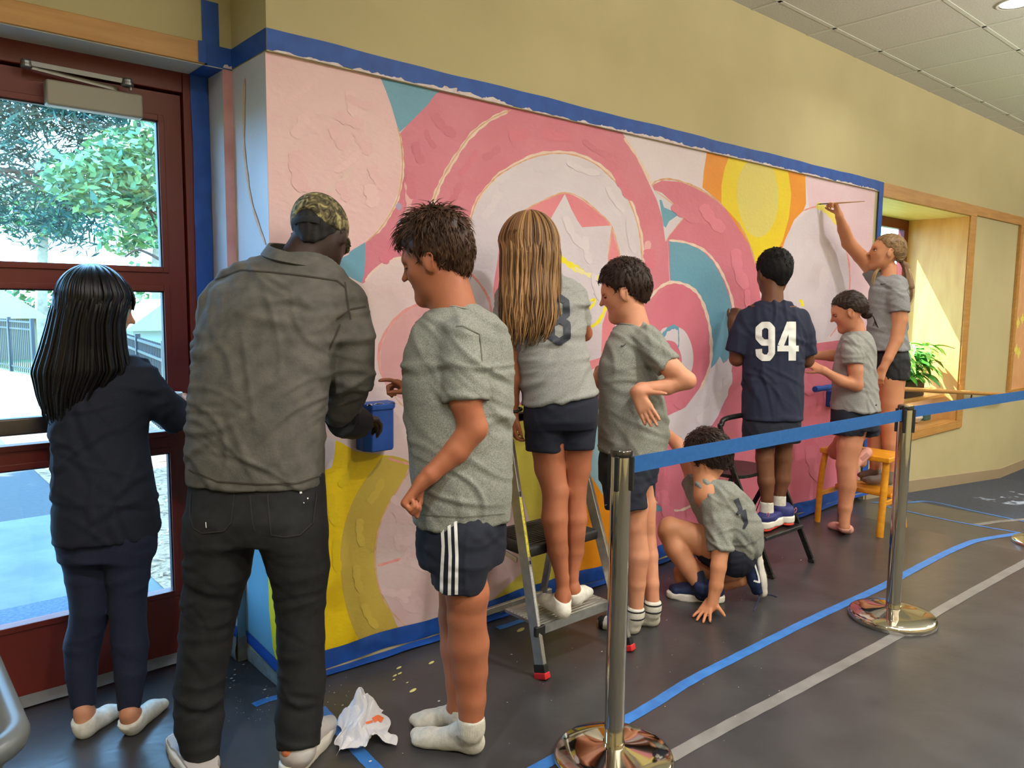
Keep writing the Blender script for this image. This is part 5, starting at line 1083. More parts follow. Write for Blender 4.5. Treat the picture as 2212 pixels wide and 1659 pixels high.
f.limb('body',[(1183,960,-.01,36),(1188,1010,0,33),(1200,1062,-.01,28),(1198,1120,-.02,28),(1205,1190,-.02,22),(1215,1250,-.01,14),(1217,1290,-.01,13.5)],k=.01,res=.006)
f.limb('body',[(1248,960,.03,34),(1247,1010,.05,29),(1243,1062,.05,23),(1245,1120,.05,23),(1243,1190,.05,18),(1237,1245,.05,12),(1238,1272,.05,12)],k=.006,res=.006)
foot(B,f.p(1227,1338,-.06),f.p(1166,1296,.09),f.p(1216,1285,-.01),.030); foot(B,f.p(1237,1310,.03),f.p(1268,1282,.17),f.p(1238,1270,.05),.028)
f.done('body','body',SK_t)
for a_,b_,c_ in ((f.p(1227,1340,-.06),f.p(1164,1297,.10),f.p(1217,1284,-.01)),(f.p(1237,1312,.03),f.p(1270,1282,.18),f.p(1238,1268,.05))):
    B=Blob(.005); foot(B,a_,b_,c_,.0325,ra=.030); B.cut(a_+UP*.062+nrm(b_-a_)*.03,nrm(UP-nrm(b_-a_)*.30)); f.b['s']=B; f.done('s','sock',C_white)
f.torso('shorts',[(838,1136,1291,0,.115),(870,1132,1293,-.01,.125),(905,1134,1290,-.01,.12),(922,1137,1286,0,.11)],k=.03,res=.006)
f.limb('shorts',[(1180,900,-.01,48),(1176,974,-.01,41)],capb=.004,res=.006); f.limb('shorts',[(1246,900,.01,46),(1247,969,.01,37)],capb=.004,res=.006,k=.008)
f.done('shorts','shorts',C_navyd,fold=(.0018,9,22))
f.torso('shirt',[(592,1120,1210,.04,.05),(606,1092,1248,.03,.075),(640,1080,1265,.02,.1),(690,1085,1266,.01,.11),(740,1104,1265,0,.115),(790,1117,1276,0,.128),(860,1127,1294,0,.142)],k=.025,hem=(.17,0),res=.006)
f.limb('shirt',[(1092,640,.01,22),(1090,690,-.01,26),(1096,745,-.02,25)],capb=.0,res=.006); f.limb('shirt',[(1245,640,.05,24),(1255,695,.10,22)],capb=.01,res=.006)
f.done('shirt','shirt',C_heather,fold=(.008,41,19,((-.5,1.),(-.3,1.),(-.6,.8)))); S=f.last
decal(f,S[1:],[([(1208,642),(1223,652),(1224,680),(1209,690),(1195,682),(1195,652),(1208,642)],14),([(1208,690),(1225,700),(1225,728),(1208,739),(1191,728),(1191,702),(1208,690)],15)],C_numd,'number_eight',off=.003)
rows=[(500,1144,62,.118,.0),(540,1146,64,.116,.0),(590,1145,62,.11,-.01),(640,1145,62,.10,-.05),(690,1146,60,.085,-.07),(720,1145,54,.07,-.08),(750,1135,42,.05,-.08)]
B=f.blob('hb',.008); B.el(f.p(1143,528,.04),(.105,.125,.125),M); B.loft([(f.p(x,y,dz),f.m(w)*.88,d*.85) for y,x,w,d,dz in rows[:-1]],f.U,f.V,k=.03)
paths=hairfall(f,f.p(1150,465,.05),rows,210,f.U,f.V,4,phi=(math.pi*.9,math.pi*2.1),jit=.01,wav=.006,part=.02,lens=(.82,1.0),dome=(f.p(1143,530,.035),(.120,.136,.134)))
locks(f,paths,H_long,w=.0052,seed=5,base=B.mesh())
MB().tube([f.p(1109,884,0)+HR*.033*math.cos(t)+HF*.031*math.sin(t)+UP*.004*math.sin(t) for t in [2*math.pi*i/20 for i in range(21)]],.0055,8).build('bracelet',M_blk,f.root,smooth=True)
# ================================================================ 5  boy hand on hip
f=Fig('person with short dark hair and grey shirt, one hand on hip, behind the chrome post',1385,1360,3.42,yaw=-58)
hc,M,g=boyhead(f,1348,630,.0,.25,-HR*.93+HF*.25-UP*.26,UP-HR*.2,SK_f,H_dark,1)
f.limb('body',[(1368,672,0,26),(1372,715,0,34)],k=.03,res=.005)
f.torso('body',[(715,1345,1400,0,.07),(900,1320,1410,0,.09),(1000,1320,1400,0,.09)],res=.006)
f.limb('body',[(1415,760,-.13,24),(1450,795,-.17,22),(1484,822,-.18,19),(1440,836,-.17,17),(1385,840,-.18,13.5),(1376,843,-.19,12)],k=.012,res=.005)
f.limb('body',[(1318,780,.15,19),(1305,810,.18,18),(1290,832,.18,15),(1296,800,.24,12)],k=.012,res=.005)
B=f.b['body']; hand(B,f.p(1374,845,-.19),f.p(1388,872,-.205),HF*.85+HR*.25+UP*.1,.175,(-.03,-.01,.02,.05),side=1,thumb=1.3,tn=-.05,tcurl=.05,spread=.16)
f.limb('body',[(1360, 990, -0.02, 30), (1372, 1095, -0.05, 27)],k=.03,res=.005); f.limb('body',[(1375, 990, 0.03, 28), (1392, 1095, 0.07, 24)],k=.03,res=.005); f.limb('body',[(1350, 740, 0.08, 20), (1318, 780, 0.15, 19)],k=.03,res=.005); f.limb('body',[(1395, 735, -0.05, 22), (1415, 760, -0.13, 23)],k=.03,res=.005)
f.limb('body',[(1372,1090,-.05,28),(1373,1140,-.06,23),(1378,1200,-.05,24),(1376,1260,-.04,18),(1374,1320,-.03,15)],k=.01,res=.006)
f.limb('body',[(1392,1090,.07,25),(1394,1140,.07,21),(1400,1200,.06,21),(1407,1260,.04,16),(1411,1310,.04,14)],k=.01,res=.006)
h1,t1=onZ(1383,1370,0),onZ(1286,1352,0); h2,t2=onZ(1425,1352,0),onZ(1345,1345,0)
foot(B,h1,t1,f.p(1374,1325,-.03),.033); foot(B,h2,t2,f.p(1412,1312,.04),.031)
f.done('body','body',SK_f); face(f,hc,.25,M,LIP,H_dark,eyes=(1,0),closed=True,lid=SK_f)
shorthair(f,hc,.25,M,H_dark,6,thick=.06,top=.03,tuft=(1300,.022,.0020),lift=.25,flow=(0,.35,-1))
for h_,t_,a_,w_ in ((h1,t1,f.p(1373,1322,-.03),.036),(h2,t2,f.p(1410,1308,.04),.034)):
    B=Blob(.005); foot(B,h_,t_,a_,w_,ra=.035); B.rc(a_-UP*.03,a_+UP*.02,.036,.036,.01,capb=0); f.b['s']=B; o=f.done('s','sock',C_white)
    B=Blob(.005); foot(B,h_,t_,None,w_+.005); d_=nrm(t_-h_); B.cut(h_+UP*.034,UP); B.cut(h_+d_*.085,d_); f.b['s']=B; f.done('s','black_heel',C_blk,parent=o)
    B=Blob(.005); foot(B,h_,t_,None,w_+.005); B.cut(t_-d_*.045,-d_); f.b['s']=B; f.done('s','black_toe',C_blk,parent=o)
    for zz in (-.022,.010): MB().tube([a_+UP*zz+HR*.0372*math.cos(t)+HF*.0372*math.sin(t) for t in [2*math.pi*i/20 for i in range(21)]],.0045,6).build('sock_stripe',C_blk,o,smooth=True)
f.torso('shorts',[(950,1300,1424,0,.12),(1000,1298,1418,0,.135),(1040,1300,1412,0,.13)],k=.03,res=.006)
f.limb('shorts',[(1350,1020,-.07,48),(1350,1060,-.07,47),(1352,1098,-.07,46)],capb=.0,res=.006); f.limb('shorts',[(1383,1020,.08,34),(1384,1098,.09,30)],capb=.0,res=.006,k=.01)
f.done('shorts','shorts',C_navyd,fold=(.003,9,18)); S=f.last
decal(f,S[1:],[([(1297,1091),(1304,1092),(1312,1090)],(3,.8))],C_num,'white_mark')
f.torso('shirt',[(697,1340,1396,0,.06),(712,1334,1412,0,.11),(740,1326,1424,0,.15),(790,1314,1420,0,.165),(840,1307,1418,0,.15),(890,1300,1432,0,.15),(940,1298,1438,0,.155),(976,1298,1432,0,.15)],k=.03,res=.006)
f.limb('shirt',[(1395,735,-.09,30),(1420,765,-.13,32),(1445,792,-.16,30)],k=.025,capb=.0,res=.006); f.limb('shirt',[(1345,745,.13,26),(1322,790,.15,22)],k=.025,capb=.0,res=.006)
f.done('shirt','shirt',C_heather2,fold=(.007,51,18,((.8,1.),(.6,1.),(1.,.6)))); S=f.last
decal(f,S[1:],[([(1341,748),(1346,748),(1353,742)],(4,.8))],M_blk,'dark_mark',off=.003)
collar(f,ringpts(f,f.p(1366,706,0),.058,.060,f.V,-f.U,-.012,0),.0075,C_heather2)
# ================================================================ 6  crouching boy
f=Fig('person crouching with one hand flat on the floor and one knee up, navy sneakers',1560,1290,3.75)
hc=f.p(1532,988,.06); H=.25; M=frame(-HR*.62+HF*.62-UP*.3,UP*.8-HR*.5)
B=f.blob('body',.005); head(B,hc,H,M)
f.limb('body',[(1518,1020,.05,22),(1530,1070,.02,28)],k=.03,res=.005)
f.limb('body',[(1530, 1070, 0.02, 28), (1570, 1120, 0.04, 36), (1580, 1190, 0.04, 36)],k=.03,res=.005)
f.limb('body',[(1555,1110,-.02,20),(1557,1180,-.10,19),(1552,1225,-.13,16.5),(1547,1265,-.14,14.5),(1538,1305,-.15,11),(1536,1312,-.15,10.5)],k=.01,res=.005)
w0=onZ(1535,1322,0)+UP*.055; kn=onZ(1516,1340,0)+UP*.02
hand(B,w0,kn,-UP*.95-HF*.1,.165,(.05,.05,.05,.05),side=1,spread=.45,thumb=.9,tn=.1,tcurl=.05)
f.limb('body',[(1512,1090,.10,19),(1490,1010,.24,16),(1462,958,.30,14),(1440,938,.34,12)],k=.01,res=.005)
hand(B,f.p(1440,938,.34),f.p(1415,930,.36),HF,.15,(.5,.6,.7,.7))
f.limb('body',[(1570,1195,.02,36),(1510,1165,.06,32),(1448,1142,.09,25),(1446,1150,.08,24),(1462,1185,.06,25),(1487,1225,.03,21),(1510,1262,.0,15)],k=.008,res=.005)
f.limb('body',[(1580,1220,.05,34),(1520,1230,.16,28),(1478,1238,.22,22),(1480,1252,.2,21),(1540,1262,.16,20),(1600,1250,.06,17)],k=.008,res=.005)
f.done('body','body',SK_g)
f.limb('sock',[(1502,1238,.02,18),(1512,1262,.0,17),(1517,1280,-.01,18)],capa=.0,res=.005); f.done('sock','sock',C_navy,'navy sock')
hl,tl=onZ(1566,1300,0),onZ(1438,1288,0)
SB=mat('sneaker_navy',(22,36,74),(30,48,92),rough=.7,scale=60)
o=shoe(f,'l',hl,tl,P(1520,1266,3.72),SB,C_pale,w=.046,sole=.034,lab='navy running shoe with a white sole'); S=f.last
decal(f,S[1:],[([(1490,1306),(1493,1285),(1498,1296),(1512,1300),(1530,1298),(1548,1293)],(3,3.2))],C_num,'white_swoosh',off=.004)
# rear shoe standing on its toes, sole facing back
tz=onZ(1640,1285,0)
top=P(1634,1172,3.76); toe=P(1652,1288,3.80); nn=nrm(-HR*.86-HF*.25+UP*.12)
toe[2]=max(toe[2],.01)
o=shoe(f,'r',top,toe,P(1606,1196,3.80),SB,C_pale,w=.043,n=nn,sole=.032,lab='navy running shoe standing on its toe',high=.03); S=f.last
decal(f,S[1:],[([(1630,1219),(1638,1245),(1640,1258),(1628,1254)],(3,4))],C_num,'white_swoosh',off=.004)
lace(f,[P(1640,1262,3.80),P(1640,1290,3.76),onZ(1634,1308,0)+UP*.006,onZ(1628,1322,0)+UP*.004],.0025,SB); lace(f,[P(1650,1284,3.8),onZ(1662,1286,0)+UP*.005,onZ(1678,1291,0)+UP*.004],.0022,SB)
f.limb('shorts',[(1606,1188,.05,36),(1585,1202,.02,44),(1545,1190,.06,39),(1520,1168,.07,35)],capb=.0,res=.006,k=.03); f.limb('shorts',[(1596,1208,.08,38),(1545,1232,.14,34)],capb=.0,res=.006,k=.03)
f.limb('shorts',[(1600,1190,.04,38),(1625,1170,.04,26)],k=.03)
f.done('shorts','shorts',C_navyd,fold=(.004,9,16))
f.limb('shirt',[(1524,1050,.025,24),(1534,1068,.03,30),(1556,1080,.03,44),(1575,1110,.03,54),(1592,1145,.03,54),(1600,1172,.03,48)],k=.03,res=.006)
f.limb('shirt',[(1530,1080,.10,36),(1560,1130,.12,46)],k=.03,res=.006)
f.limb('shirt',[(1545,1092,-.02,32),(1552,1130,-.06,32),(1556,1192,-.10,27)],capb=.0,res=.006,k=.02); f.limb('shirt',[(1522,1085,.11,30),(1497,1036,.21,27)],capb=0,res=.006,k=.02)
f.done('shirt','shirt',C_heather2,fold=(.008,61,20,((.9,1.),(.7,1.),(1.,.5)))); S=f.last
decal(f,S[1:],[([(1590,1078),(1600,1100),(1592,1112)],(12,6)),([(1604,1102),(1612,1130),(1606,1142)],(14,5))],C_numd,'back_print',off=.003)
shorthair(f,hc,H,M,H_dark,8,thick=.075,top=.03,tuft=(1300,.026,.0022),lift=.3,flow=(0,-.4,-1))
# ================================================================ 7  boy number 94
f=Fig('person with number 94 on a navy shirt standing on the black step stool',1665,1180,4.30)
hc=f.p(1671,592,.03); H=.25; M=frame(HF*.97-HR*.22-UP*.12,UP)
B=f.blob('body',.006); head(B,hc,H,M,wide=1.03)
f.limb('body',[(1670,610,.0,20),(1668,655,.0,24)],res=.006); f.torso('body',[(660,1620,1720,0,.07),(900,1625,1710,0,.09)],res=.007)
f.limb('body',[(1615, 692, 0.01, 17), (1598, 742, 0.02, 17)],k=.03,res=.005); f.limb('body',[(1724, 692, 0.01, 17), (1742, 742, 0.02, 17)],k=.03,res=.005); f.limb('body',[(1655, 890, 0, 20), (1652, 955, 0, 20)],k=.03,res=.005); f.limb('body',[(1690, 890, 0.02, 20), (1693, 955, 0.03, 19)],k=.03,res=.005)
f.limb('body',[(1598,740,.02,17),(1592,775,.04,16),(1588,740,.18,13),(1583,700,.26,11),(1583,692,.27,10.5)],k=.01,res=.006)
f.limb('body',[(1742,740,.02,17),(1742,778,.05,16),(1735,768,.22,12)],k=.01,res=.006)
hand(B,f.p(1583,695,.27),f.p(1586,680,.28),HR*.5+HF*.5,.15,(1.1,1.2,1.2,1.2),side=1); hand(B,f.p(1735,768,.22),f.p(1732,762,.3),-HR,.15,(1,1,1,1))
f.limb('body',[(1652,950,0,20),(1652,990,0,19),(1655,1040,-.01,17.5),(1657,1075,0,12.5),(1657,1100,0,12)],k=.01,res=.006)
f.limb('body',[(1693,950,.03,19),(1692,990,.04,18),(1690,1035,.04,16.5),(1684,1070,.05,11.5),(1682,1090,.05,11)],k=.008,res=.006)
f.done('body','body',SK_b)
shorthair(f,hc,H,M,H_jet,9,thick=.055,top=.02,tuft=(1200,.014,.0016),lift=.5,flow=(0,-.2,-1),wide=1.03,line=[(-.5,-.30),(-.30,-.30),(-.14,-.12),(-.05,.06),(.04,.09),(.10,.02),(.15,.13),(.24,.22),(.36,.27),(.5,.3)])
f.limb('s1',[(1656,1084,0,14.5),(1656,1118,0,15)],capa=0,res=.006); f.done('s1','sock',C_white); f.limb('s2',[(1684,1070,.05,13.5),(1683,1100,.05,14)],capa=0,res=.006); f.done('s2','sock',C_white)
SH=mat('sneaker_blue',(34,38,96),(46,50,120),rough=.6,scale=40); SR=mat('sole_red',(204,58,40),rough=.5)
ST=.353
for hx,tx,an,D_ in ((P(1640,1148,4.20),P(1686,1130,4.40),P(1656,1116,4.27),0),(P(1700,1136,4.30),P(1690,1110,4.52),P(1685,1098,4.35),1)):
    base=hx.copy(); tx[2]=hx[2]
    shoe(f,'s',hx+UP*.012,tx+UP*.012,an,SH,C_pale,w=.050,sole=.040,lab='blue sneaker with a white and red sole')
    B=Blob(.006); d_=nrm(tx-hx); L_s=np.linalg.norm(tx-hx); B.slab(hx+d_*.042,hx+d_*(L_s-.05),.043,.043,UP,0,.014); f.b['x']=B; f.done('x','red_outsole',SR)
    lp=hx+UP*.09; lace(f,[lp+HR*.040-UP*.015,lp+HR*.05,lp+HR*.045+UP*.015,lp+HR*.035],.002,mat('coral_loop',(214,110,110),rough=.6),'pull_loop')
f.torso('shorts',[(890,1607,1728,0,.11),(930,1606,1728,0,.125),(950,1607,1727,0,.12)],k=.03); f.limb('shorts',[(1640,925,-.01,34),(1640,967,-.01,33)],capb=0); f.limb('shorts',[(1696,920,.02,32),(1696,957,.02,31)],capb=0,k=.01)
f.done('shorts','shorts',C_navyd,fold=(.003,9,18))
f.torso('shirt',[(650,1640,1702,0,.06),(664,1615,1722,0,.08),(690,1604,1735,0,.1),(740,1604,1736,0,.12),(800,1606,1733,0,.125),(860,1604,1732,0,.128),(905,1604,1730,0,.128)],k=.03,hem=(0,-.02))
f.limb('shirt',[(1614,690,.01,24),(1600,725,.01,25),(1590,762,.02,24)],capb=0,k=.025); f.limb('shirt',[(1724,690,.01,24),(1736,725,.01,24),(1743,768,.02,22)],capb=0,k=.025)
f.done('shirt','shirt',C_navy,fold=(.006,71,14,((.1,1.),(1.,.15),(1.,.2)))); S=f.last
decal(f,S[1:],[([(1666,740),(1648,740),(1639,730),(1639,710),(1648,702),(1660,702),(1667,710),(1667,762),(1660,773),(1648,773),(1640,766),(1639,754)],14)],C_num,'digit_nine',off=.003)
decal(f,S[1:],[([(1711,695),(1711,779)],16),([(1706,697),(1686,747)],13),([(1679,753),(1725,753)],12.5)],C_num,'digit_four',off=.0034)
collar(f,ringpts(f,f.p(1670,655,0),.066,.055,f.U,f.V,0,.0),.008,C_navy)
# ================================================================ 8  girl with bun
f=Fig('person with a dark low bun and pink socks kneeling one leg on the yellow stool',1815,1150,4.88,yaw=-50)
hc,M,g=boyhead(f,1832,672,.0,.245,-HR*.88+HF*.35-UP*.35,UP-HR*.25,SK_m,H_dark,1)
f.limb('body',[(1850,700,0,15),(1852,728,0,20)],k=.02,res=.005); f.torso('body',[(735,1828,1880,0,.06),(900,1815,1880,0,.08)],res=.006)
f.limb('body',[(1850, 745, -0.06, 17), (1845, 772, -0.12, 17)],k=.03,res=.005); f.limb('body',[(1838, 750, 0.06, 14), (1820, 772, 0.12, 14)],k=.03,res=.005); f.limb('body',[(1845, 890, -0.01, 26), (1842, 930, -0.02, 27)],k=.03,res=.005); f.limb('body',[(1855, 890, 0.04, 24), (1850, 932, 0.08, 24)],k=.03,res=.005)
f.limb('body',[(1845,770,-.12,17),(1848,800,-.13,15),(1850,832,-.13,13.5),(1815,822,-.14,12.5),(1782,802,-.14,8),(1778,799,-.14,7.5)],k=.01,res=.005)
f.limb('body',[(1820,770,.12,14),(1795,768,.14,12),(1756,768,.12,8.5)],k=.01,res=.005)
B=f.b['body']; hand(B,f.p(1779,800,-.14),f.p(1766,794,-.12),HF*.7-UP*.5,.15,(.3,.5,.6,.7),side=1,thumb=.5); hand(B,f.p(1756,768,.12),f.p(1743,766,.10),-UP,.145,(.5,.6,.7,.7),side=-1)
f.limb('body',[(1842,925,-.02,28),(1834,965,-.02,25),(1828,1005,-.02,20.5),(1830,1050,-.02,18.5),(1826,1095,-.02,14),(1824,1125,-.02,10.5),(1824,1138,-.02,10)],k=.01,res=.006)
f.limb('body',[(1850,930,.08,25),(1825,955,.16,22),(1808,972,.22,17),(1806,975,.22,17),(1835,985,.12,15),(1862,1000,.02,10)],k=.008,res=.006)
h1,t1=onZ(1841,1155,0),onZ(1786,1138,0); foot(B,h1,t1,f.p(1824,1136,-.02),.028)
h2=P(1886,972,4.88); t2=P(1826,1032,4.82); 
foot(B,h2,t2,None,.040,n=HF*.9-HR*.1)
f.done('body','body',SK_m); face(f,hc,.245,M,LIP,H_dark,eyes=(1,0),closed=True,lid=SK_m)
B=Blob(.005); foot(B,h1,t1,f.p(1824,1138,-.02),.0305,ra=.031); B.cut(f.p(1824,1140,-.02)+UP*.0,UP); f.b['s']=B; f.done('s','sock',C_sockp,'pink ankle sock')
B=Blob(.005); foot(B,h2+HF*-.002,t2,None,.040,n=HF*.9-HR*.1); f.b['s']=B; f.done('s','sock',C_sockp,'pink sock seen from the sole'); S=f.last
decal(f,S[1:],[([(1864,996),(1878,984)],18),([(1832,1028),(1842,1018)],14)],mat('sock_sole',(178,120,114),rough=.9),'worn_sole')
shorthair(f,hc,.245,M,H_dark,11,thick=.03,top=.0,tuft=(500,.03,.0018),lift=.05,flow=(0,-1,-.35),line=[(-.5,-.16),(-.30,-.16),(-.14,-.06),(-.05,.08),(.06,.08),(.12,.14),(.24,.26),(.36,.30),(.5,.3)])
bc=f.p(1872,678,-.0); mb=[]
for i in range(26):
    a0=random.uniform(0,6.28); tl_=random.uniform(-.5,.5); mb.append([bc+HR*.034*math.cos(a0+t)*math.cos(tl_)+UP*.030*math.sin(a0+t)+HF*.034*math.sin(tl_)*math.cos(a0+t*1.3) for t in np.linspace(0,4,14)])
for i in range(7): mb.append(spline([bc+HR*.02,bc+HR*.045-UP*.02,bc+HR*(.055+.004*i)-UP*(.05+.006*i),bc+HR*(.04+.006*i)-UP*.08],4))
B=Blob(.005); B.el(bc,(.036,.034,.03)); locks(f,mb,H_dark,'bun',w=.005,seed=8,base=B.mesh())
f.torso('shorts',[(868,1798,1894,0,.105),(900,1797,1897,0,.115),(925,1798,1896,0,.11)],k=.03,res=.007); f.limb('shorts',[(1832,905,-.02,34),(1832,940,-.02,33)],capb=0); f.limb('shorts',[(1868,905,.02,30),(1870,942,.02,28)],capb=0,k=.01)
f.done('shorts','shorts',C_navyd,fold=(.004,9,22))
f.torso('shirt',[(714,1832,1872,0,.05),(726,1820,1882,0,.085),(750,1812,1888,0,.115),(800,1802,1889,0,.12),(850,1800,1893,0,.125),(886,1797,1897,0,.135)],k=.025,res=.006)
f.limb('shirt',[(1840,745,-.09,22),(1842,770,-.12,23),(1842,788,-.13,22)],capb=0,k=.02,res=.006); f.limb('shirt',[(1828,750,.1,17),(1816,772,.13,15)],capb=0,k=.02,res=.006)
f.done('shirt','shirt',C_heather,fold=(.006,81,20,((.7,1.),(.3,1.),(1.,.4))))
collar(f,ringpts(f,f.p(1850,722,0),.048,.050,f.V,-f.U,-.008,0),.0065,C_heather)
# ================================================================ 9  girl reaching up with the brush
f=Fig('person with a blond ponytail and black shorts reaching up to paint with a brush',1895,1040,5.25,yaw=-40)
hc,M,g=boyhead(f,1915,545,.0,.25,-HR*.90+HF*.25+UP*.16,UP+HR*.05,SK_g,H_blond,1)
f.limb('body',[(1922,580,0,15),(1918,612,0,19)],k=.02,res=.005); f.torso('body',[(618,1885,1950,0,.06),(780,1885,1950,0,.08)],res=.006)
f.limb('body',[(1928, 625, -0.06, 17), (1940, 652, -0.12, 17)],k=.03,res=.005); f.limb('body',[(1915, 620, 0.04, 17), (1905, 612, 0.08, 17)],k=.03,res=.005); f.limb('body',[(1918, 775, -0.02, 26), (1925, 822, -0.05, 27)],k=.03,res=.005); f.limb('body',[(1905, 775, 0.04, 24), (1900, 822, 0.08, 24)],k=.03,res=.005)
f.limb('body',[(1905,610,.08,18),(1885,585,.09,15.5),(1858,553,.08,14.5),(1833,525,.04,14),(1822,495,-.03,12),(1813,468,-.10,7.8),(1812,462,-.10,7.3)],k=.012,res=.005)
f.limb('body',[(1940,650,-.12,17),(1943,690,-.12,16),(1936,735,-.12,13.5),(1918,775,-.13,10),(1908,795,-.13,8.5)],k=.012,res=.005)
B=f.b['body']; hand(B,f.p(1813,464,-.10),f.p(1806,445,-.10),-HR*.85-UP*.1+HF*.1,.155,(.75,.95,1.1,1.15),side=-1,thumb=.4,tn=.7,tcurl=.3)
hand(B,f.p(1908,795,-.13),f.p(1901,815,-.13),HF*.5+HR*.5,.155,(.4,.5,.55,.6),side=-1,thumb=.3)
f.limb('body',[(1925,820,-.05,28),(1925,870,-.05,24),(1924,920,-.05,20),(1926,960,-.05,18.5),(1922,1000,-.05,12.5),(1921,1025,-.05,11)],k=.01,res=.006)
f.limb('body',[(1900,820,.08,25),(1898,880,.08,22),(1894,930,.08,19),(1893,970,.08,17.5),(1892,1000,.08,12),(1890,1020,.08,11)],k=.01,res=.006)
f.done('body','body',SK_g); face(f,hc,.25,M,LIP,H_blond,eyes=(1,0),closed=False,lid=SK_g)
for a_,b_,c_ in ((f.p(1930,1048,-.07),f.p(1860,1040,.0),f.p(1921,1020,-.05)),(f.p(1903,1036,.06),f.p(1850,1030,.12),f.p(1891,1015,.08))):
    b_[2]=a_[2]; B=Blob(.005); foot(B,a_,b_,c_,.031,ra=.034); f.b['s']=B; f.done('s','sock',C_sockg,'grey sock')
shorthair(f,hc,.25,M,H_blond,12,thick=.028,top=.0,tuft=(500,.03,.0018),lift=.03,flow=(0,-1,-.15),line=[(-.5,-.20),(-.30,-.18),(-.14,-.08),(-.05,.08),(.06,.08),(.12,.14),(.24,.26),(.36,.30),(.5,.3)])
tb_=f.p(1950,562,.0); pt=[]
for i in range(46):
    a_=random.uniform(-1,1); b_=random.uniform(-1,1); pt.append(spline([tb_+A(0,0,.004)*b_,f.p(1958,578,-.02)+HR*.012*a_+HF*.012*b_,f.p(1966,610,-.03)+HR*.022*a_+HF*.018*b_,f.p(1967,640,-.03)+HR*.02*a_+HF*.02*b_,f.p(1961,656+8*a_,-.02)+HR*.012*a_+HF*.012*b_],4))
for i in range(16):
    a_=random.uniform(-1,1); pt.append(spline([f.p(1905,562,-.02),f.p(1898,580,-.02)+HR*.01*a_,f.p(1890,590,-.03)+HR*.012*a_,f.p(1884,612+5*a_,-.03)+HR*.008*a_],4))
B=Blob(.005); B.rc(tb_-HR*.02,f.p(1956,574,-.01),.016,.018); B.rc(f.p(1956,574,-.01),f.p(1966,620,-.03),.020,.028); locks(f,pt,H_blond,'ponytail',w=.0042,seed=9,base=B.mesh())
MB().tube([tb_+HR*.004+UP*.014*math.cos(t)+HF*.014*math.sin(t) for t in [2*math.pi*i/14 for i in range(15)]],.005,6).build('hair_tie',M_blk,f.root,smooth=True)
f.torso('shorts',[(748,1884,1955,0,.10),(775,1884,1961,0,.12),(800,1887,1961,0,.12)],k=.03); f.limb('shorts',[(1930,785,-.05,32),(1930,822,-.05,31)],capb=0); f.limb('shorts',[(1903,785,.06,27),(1902,815,.07,26)],capb=0,k=.01)
f.done('shorts','shorts',C_blk,fold=(.004,9,22))
f.torso('shirt',[(594,1900,1945,0,.05),(604,1888,1955,0,.085),(630,1880,1958,0,.115),(680,1878,1956,0,.115),(720,1875,1956,0,.122),(757,1872,1961,0,.132)],k=.025,res=.006)
f.limb('shirt',[(1934,625,-.08,21),(1941,650,-.115,22),(1942,676,-.125,22)],capb=0,k=.02,res=.006); f.limb('shirt',[(1903,612,.08,21),(1888,590,.09,20),(1880,580,.09,20)],capb=0,k=.02,res=.006)
f.done('shirt','shirt',C_grey,fold=(.005,91,18,((.5,1.),(.2,1.),(1.,.4)))); S=f.last
decal(f,S[1:],[([(1902,613),(1906,615),(1914,612)],(2.4,.8))],M_blk,'dark_mark',off=.003)
collar(f,ringpts(f,f.p(1922,602,0),.045,.046,f.V,-f.U,-.006,0),.006,C_grey)
# paint brush
br=empty('paint_brush',P(1800,440,5.55),'long thin wooden paint brush held up against the mural','brush')
wD=lambda x,y: -CAM[1]/ray(x,y)[1]
_da=wD(1768,441)-.02; a_,b_=P(1768,441,_da),P(1868,435,_da+(5.12-_da)/.40); d_=b_-a_
MB().tube([a_+d_*.22,a_+d_*.5,b_],[.004,.0048,.002],8).build('handle',mat('brush_wood',(186,140,90),rough=.5),br,smooth=True)
MB().tube([a_+d_*.06,a_+d_*.22],[.0042,.0046],8).build('ferrule',M_steel,br,smooth=True); MB().tube([a_-d_*.03,a_+d_*.06],[.001,.0045],8).build('bristles',M_blk,br,smooth=True)
# ================================================================ ladders, stool, posts, cart
def S_(a,b,t): return A(*a)*(1-t)+A(*b)*t
# aluminium step ladder
ld=empty('step_ladder',(1.0,-.4,0),'aluminium step ladder with black upper tread under the long haired girl','ladder')
FL,FR=onZ(1172,1466,0),onZ(1358,1405,0); TL,TR=onY(1098,950,-.33),onY(1240,925,-.33); TR[2]=TL[2]
for a,b,nm in ((FL,TL,'l'),(FR,TR,'r')):
    MB().obox(a+(b-a)*.045,b,.045,.022,A(.2,-1,0)).build('front_rail',M_alu,ld,bevel=.003)
    MB().obox(a+(b-a)*.025,a+(b-a)*.06,.052,.028,A(.2,-1,0)).build('foot_sleeve',M_blk,ld,bevel=.003); MB().obox(a,a+(b-a)*.027,.056,.036,A(.2,-1,0)).build('rubber_foot',mat('rubber_red',(214,44,52),rough=.5),ld,bevel=.004)
RL,RR=A(FL[0]-.03,-.07,0),A(FR[0]+.02,-.07,0)
for a,b in ((RL,S_(FL,TL,.97)),(RR,S_(FR,TR,.97))): MB().obox(a+A(0,0,.0),b+A(0,.03,0),.03,.02,A(.2,-1,0)).build('rear_leg',M_alu,ld,bevel=.003)
MB().obox(S_(RL,TL,.09)+A(-.05,0,0),S_(RR,TR,.09)+A(.05,0,0),.03,.02,UP).build('rear_bar',M_alu,ld,bevel=.003)
for a,b in ((FL,TL),(FR,TR)): MB().tube([b,b+(b-a)*.04+A(0,0,.02)],.012,10).build('joint_sleeve',M_blk,ld,smooth=True)
